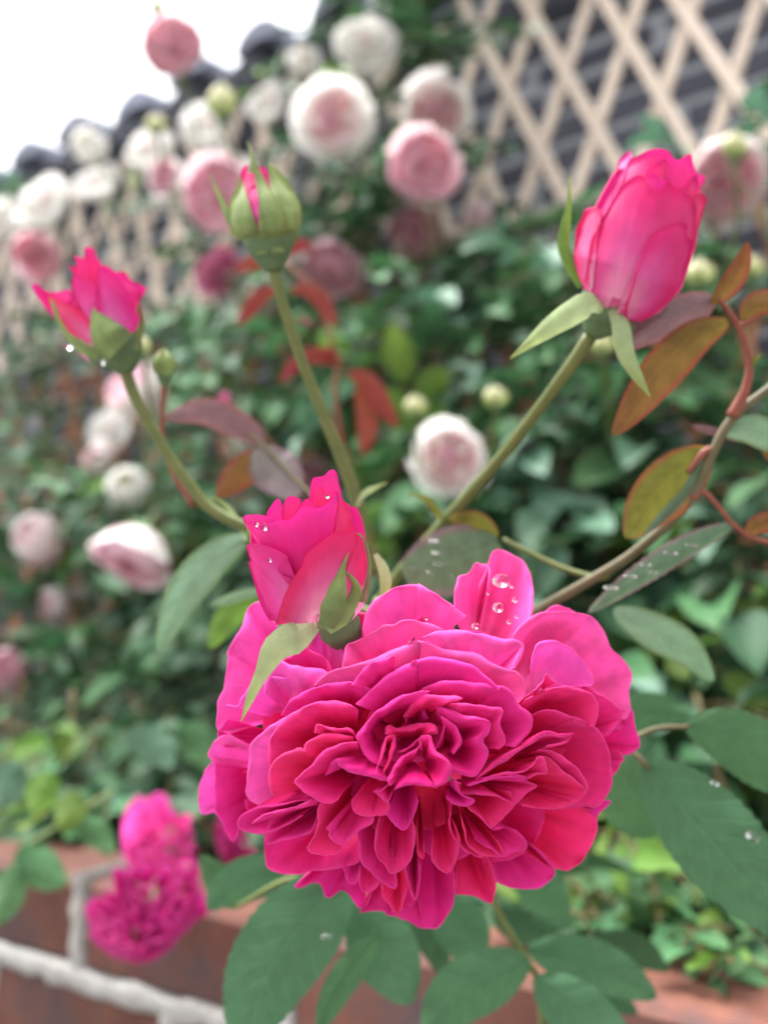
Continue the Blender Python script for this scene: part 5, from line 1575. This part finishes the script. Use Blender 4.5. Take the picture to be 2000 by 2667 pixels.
KINDS = {  # layers: material, radius, from, to (degrees from the base), half width, flare, height, count
    'open': [('white', 1.10, 15, 92, .56, .16, .80, 6), ('white', 1.0, 20, 104, .56, .12, .82, 6), ('blush', .86, 20, 112, .6, .05, .84, 5)],
    'pink': [('blush', 1.0, 20, 98, .62, .06, .80, 5), ('pink', .97, 20, 112, .60, .03, .84, 6)],
    'white_pink': [('white', 1.0, 15, 94, .60, .12, .80, 6), ('blush', .93, 20, 106, .58, .08, .82, 5), ('pink', .86, 20, 112, .6, .05, .84, 5)],
    'white': [('white', 1.08, 15, 96, .60, .16, .82, 6), ('white', .98, 20, 110, .58, .08, .84, 5)],
    'side': [('white', 1.04, 12, 100, .64, .12, .92, 5), ('pink', .97, 15, 116, .62, .05, .92, 6)],
    'dusky': [('blush', 1.06, 15, 98, .60, .12, .82, 6), ('rosy', .96, 20, 112, .58, .05, .84, 6)],
    'magenta': [('dull', 1.06, 15, 96, .62, .15, .82, 6)],
    'ball': [('white', 1.0, 12, 120, .60, .06, .96, 5), ('white', .93, 15, 142, .62, .04, .98, 5), ('white', .82, 20, 155, .7, .03, 1.02, 5), ('cream', .6, 20, 165, .9, .02, 1.15, 5)],
    'pale_ball': [('blush', 1.0, 12, 120, .60, .08, .96, 5), ('white', .93, 15, 138, .62, .05, .98, 5), ('blush', .82, 20, 150, .7, .04, 1.02, 5), ('pink', .6, 20, 160, .9, .02, 1.15, 5)],
}
ROSETTE = {'open': (.74, 'white', 'blush', 'pink', 'pink'), 'pink': (.92, 'blush', 'pink', 'pink', 'rosy'), 'white_pink': (.80, 'blush', 'pink', 'pink', 'rosy'), 'white': (.88, 'white', 'white', 'white', 'blush'),
           'side': (.90, 'blush', 'pink', 'pink', 'rosy'), 'dusky': (.88, 'blush', 'pink', 'rosy', 'rosy'), 'magenta': (.9, 'dull', 'dull', 'dull', 'dull')}
INNER = [(o, q) for o, q in HERO_PETALS[20:NTRACED] if q < .95]
rr_ = random.Random(31)


def bg_rose(px, py, w, kind, f, label, group, h, d, name='rose', cat='rose'):
    R = w / 2 / FPX * d / 1.08
    face = CAMROT @ Vector(f).normalized()
    rot = basis(face, rr_.uniform(0, 6.28))
    e = thing(name, label, cat, U(px, py, d), group, rot)
    for li, (mat, rho, t0, t1, half, fl, zs, cnt) in enumerate(KINDS[kind]):
        ms = gp(mat, rho, t0, t1, half, fl, zs)
        for k in range(cnt):
            o = bpy.data.objects.new('petal', ms[k % 2])
            COL.objects.link(o)
            o.parent = e
            a = 2 * math.pi * k / cnt + li * .55 + rr_.uniform(-.12, .12)
            s = R * rr_.uniform(.86, 1.12)
            o.matrix_local = Matrix.Rotation(a, 4, 'Z') @ Matrix.Rotation(rr_.uniform(-.26, .22), 4, 'Y') @ Matrix.Diagonal((s, s, s * ((h or w) / w), 1))
    if kind in ROSETTE:
        sc, *ms = ROSETTE[kind]
        s = R * sc / (470 * HS)
        spin = Matrix.Rotation(rr_.uniform(-.3, .3), 4, 'X') @ Matrix.Rotation(rr_.uniform(-.3, .3), 4, 'Y') @ Matrix.Rotation(rr_.uniform(0, 6.28), 4, 'Z')
        sy = rr_.uniform(.95, 1.25)
        for src, q in INNER:
            o = src.copy()
            COL.objects.link(o)
            o.parent = e
            o.matrix_local = spin @ Matrix.Translation((0, 0, -R * .30)) @ Matrix.Diagonal((s, s * sy, s * .82, 1)) @ Matrix.Rotation(rr_.uniform(-.05, .05), 4, 'Z')
            o.material_slots[0].link = 'OBJECT'
            o.material_slots[0].material = M[ms[3 if q < .22 else 2 if q < .5 else 1 if q < .75 else 0]]
    b = U(px, py, d) - face * R * .9
    down = Vector((0, 0, -1))
    pts = [b + face * R * .1, b - face * R * .5 + down * R * .1, b - face * R * .9 + down * R * .9 - NW * .02, b - face * R * .9 + down * R * 2.4 - NW * .05]
    tube('stem', pts, [.0035, .0024, .0022, .0022], M['stem'], e, 7)
    tube('calyx', [b + face * R * .12, b - face * R * .02, b - face * R * .14], [R * .30, R * .24, .003], M['calyx'], e, 8)
    return e


for q in ROSES:
    bg_rose(**q)

# the spent deep pink blooms by the brick edge: copies of the large bloom
def copy_bloom(px, py, depth, w, f, spin, label, group, squash=1.0, mat='petal_mag'):
    e = thing('rose', label, 'rose', U(px, py, depth), group, basis(CAMROT @ Vector(f).normalized(), spin))
    s = (w / FPX * depth) / (1130 / FPX * HD)
    for ch in list(hero.children):
        if ch.name.startswith('petal'):
            c = ch.copy()
            COL.objects.link(c)
            c.parent = e
            c.matrix_local = Matrix.Diagonal((s, s * .86, s * squash, 1)) @ Matrix.Translation((0, 0, -.012))
            c.material_slots[0].link = 'OBJECT'
            c.material_slots[0].material = M[mat]
    face = (CAMROT @ Vector(f)).normalized()
    b = U(px, py, depth) - face * .012
    tube('stem', [b, b - face * .015 + Vector((0, 0, .004)), b - face * .05 + Vector((0, 0, .01)), b - face * .10 - Vector((0, 0, .04))], [.003, .002, .0018, .0018], M['stem_brown'], e, 8)
    return e


SP = 'spent deep pink blooms by the brick edge'
copy_bloom(385, 2400, .46, 350, (.1, -.3, 1), .15, 'dark magenta open bloom hanging in front of the red bricks', SP, .9, 'petal_mag')
copy_bloom(395, 2205, .50, 270, (-.3, .25, .9), 1.4, 'ruffled lighter pink bloom just above the dark magenta one at the lower left', SP, .8, 'petal_outer')
copy_bloom(610, 2205, .56, 190, (-.3, -.3, .9), 2.4, 'small faded magenta bloom tucked under the left edge of the large bloom', SP, .8)
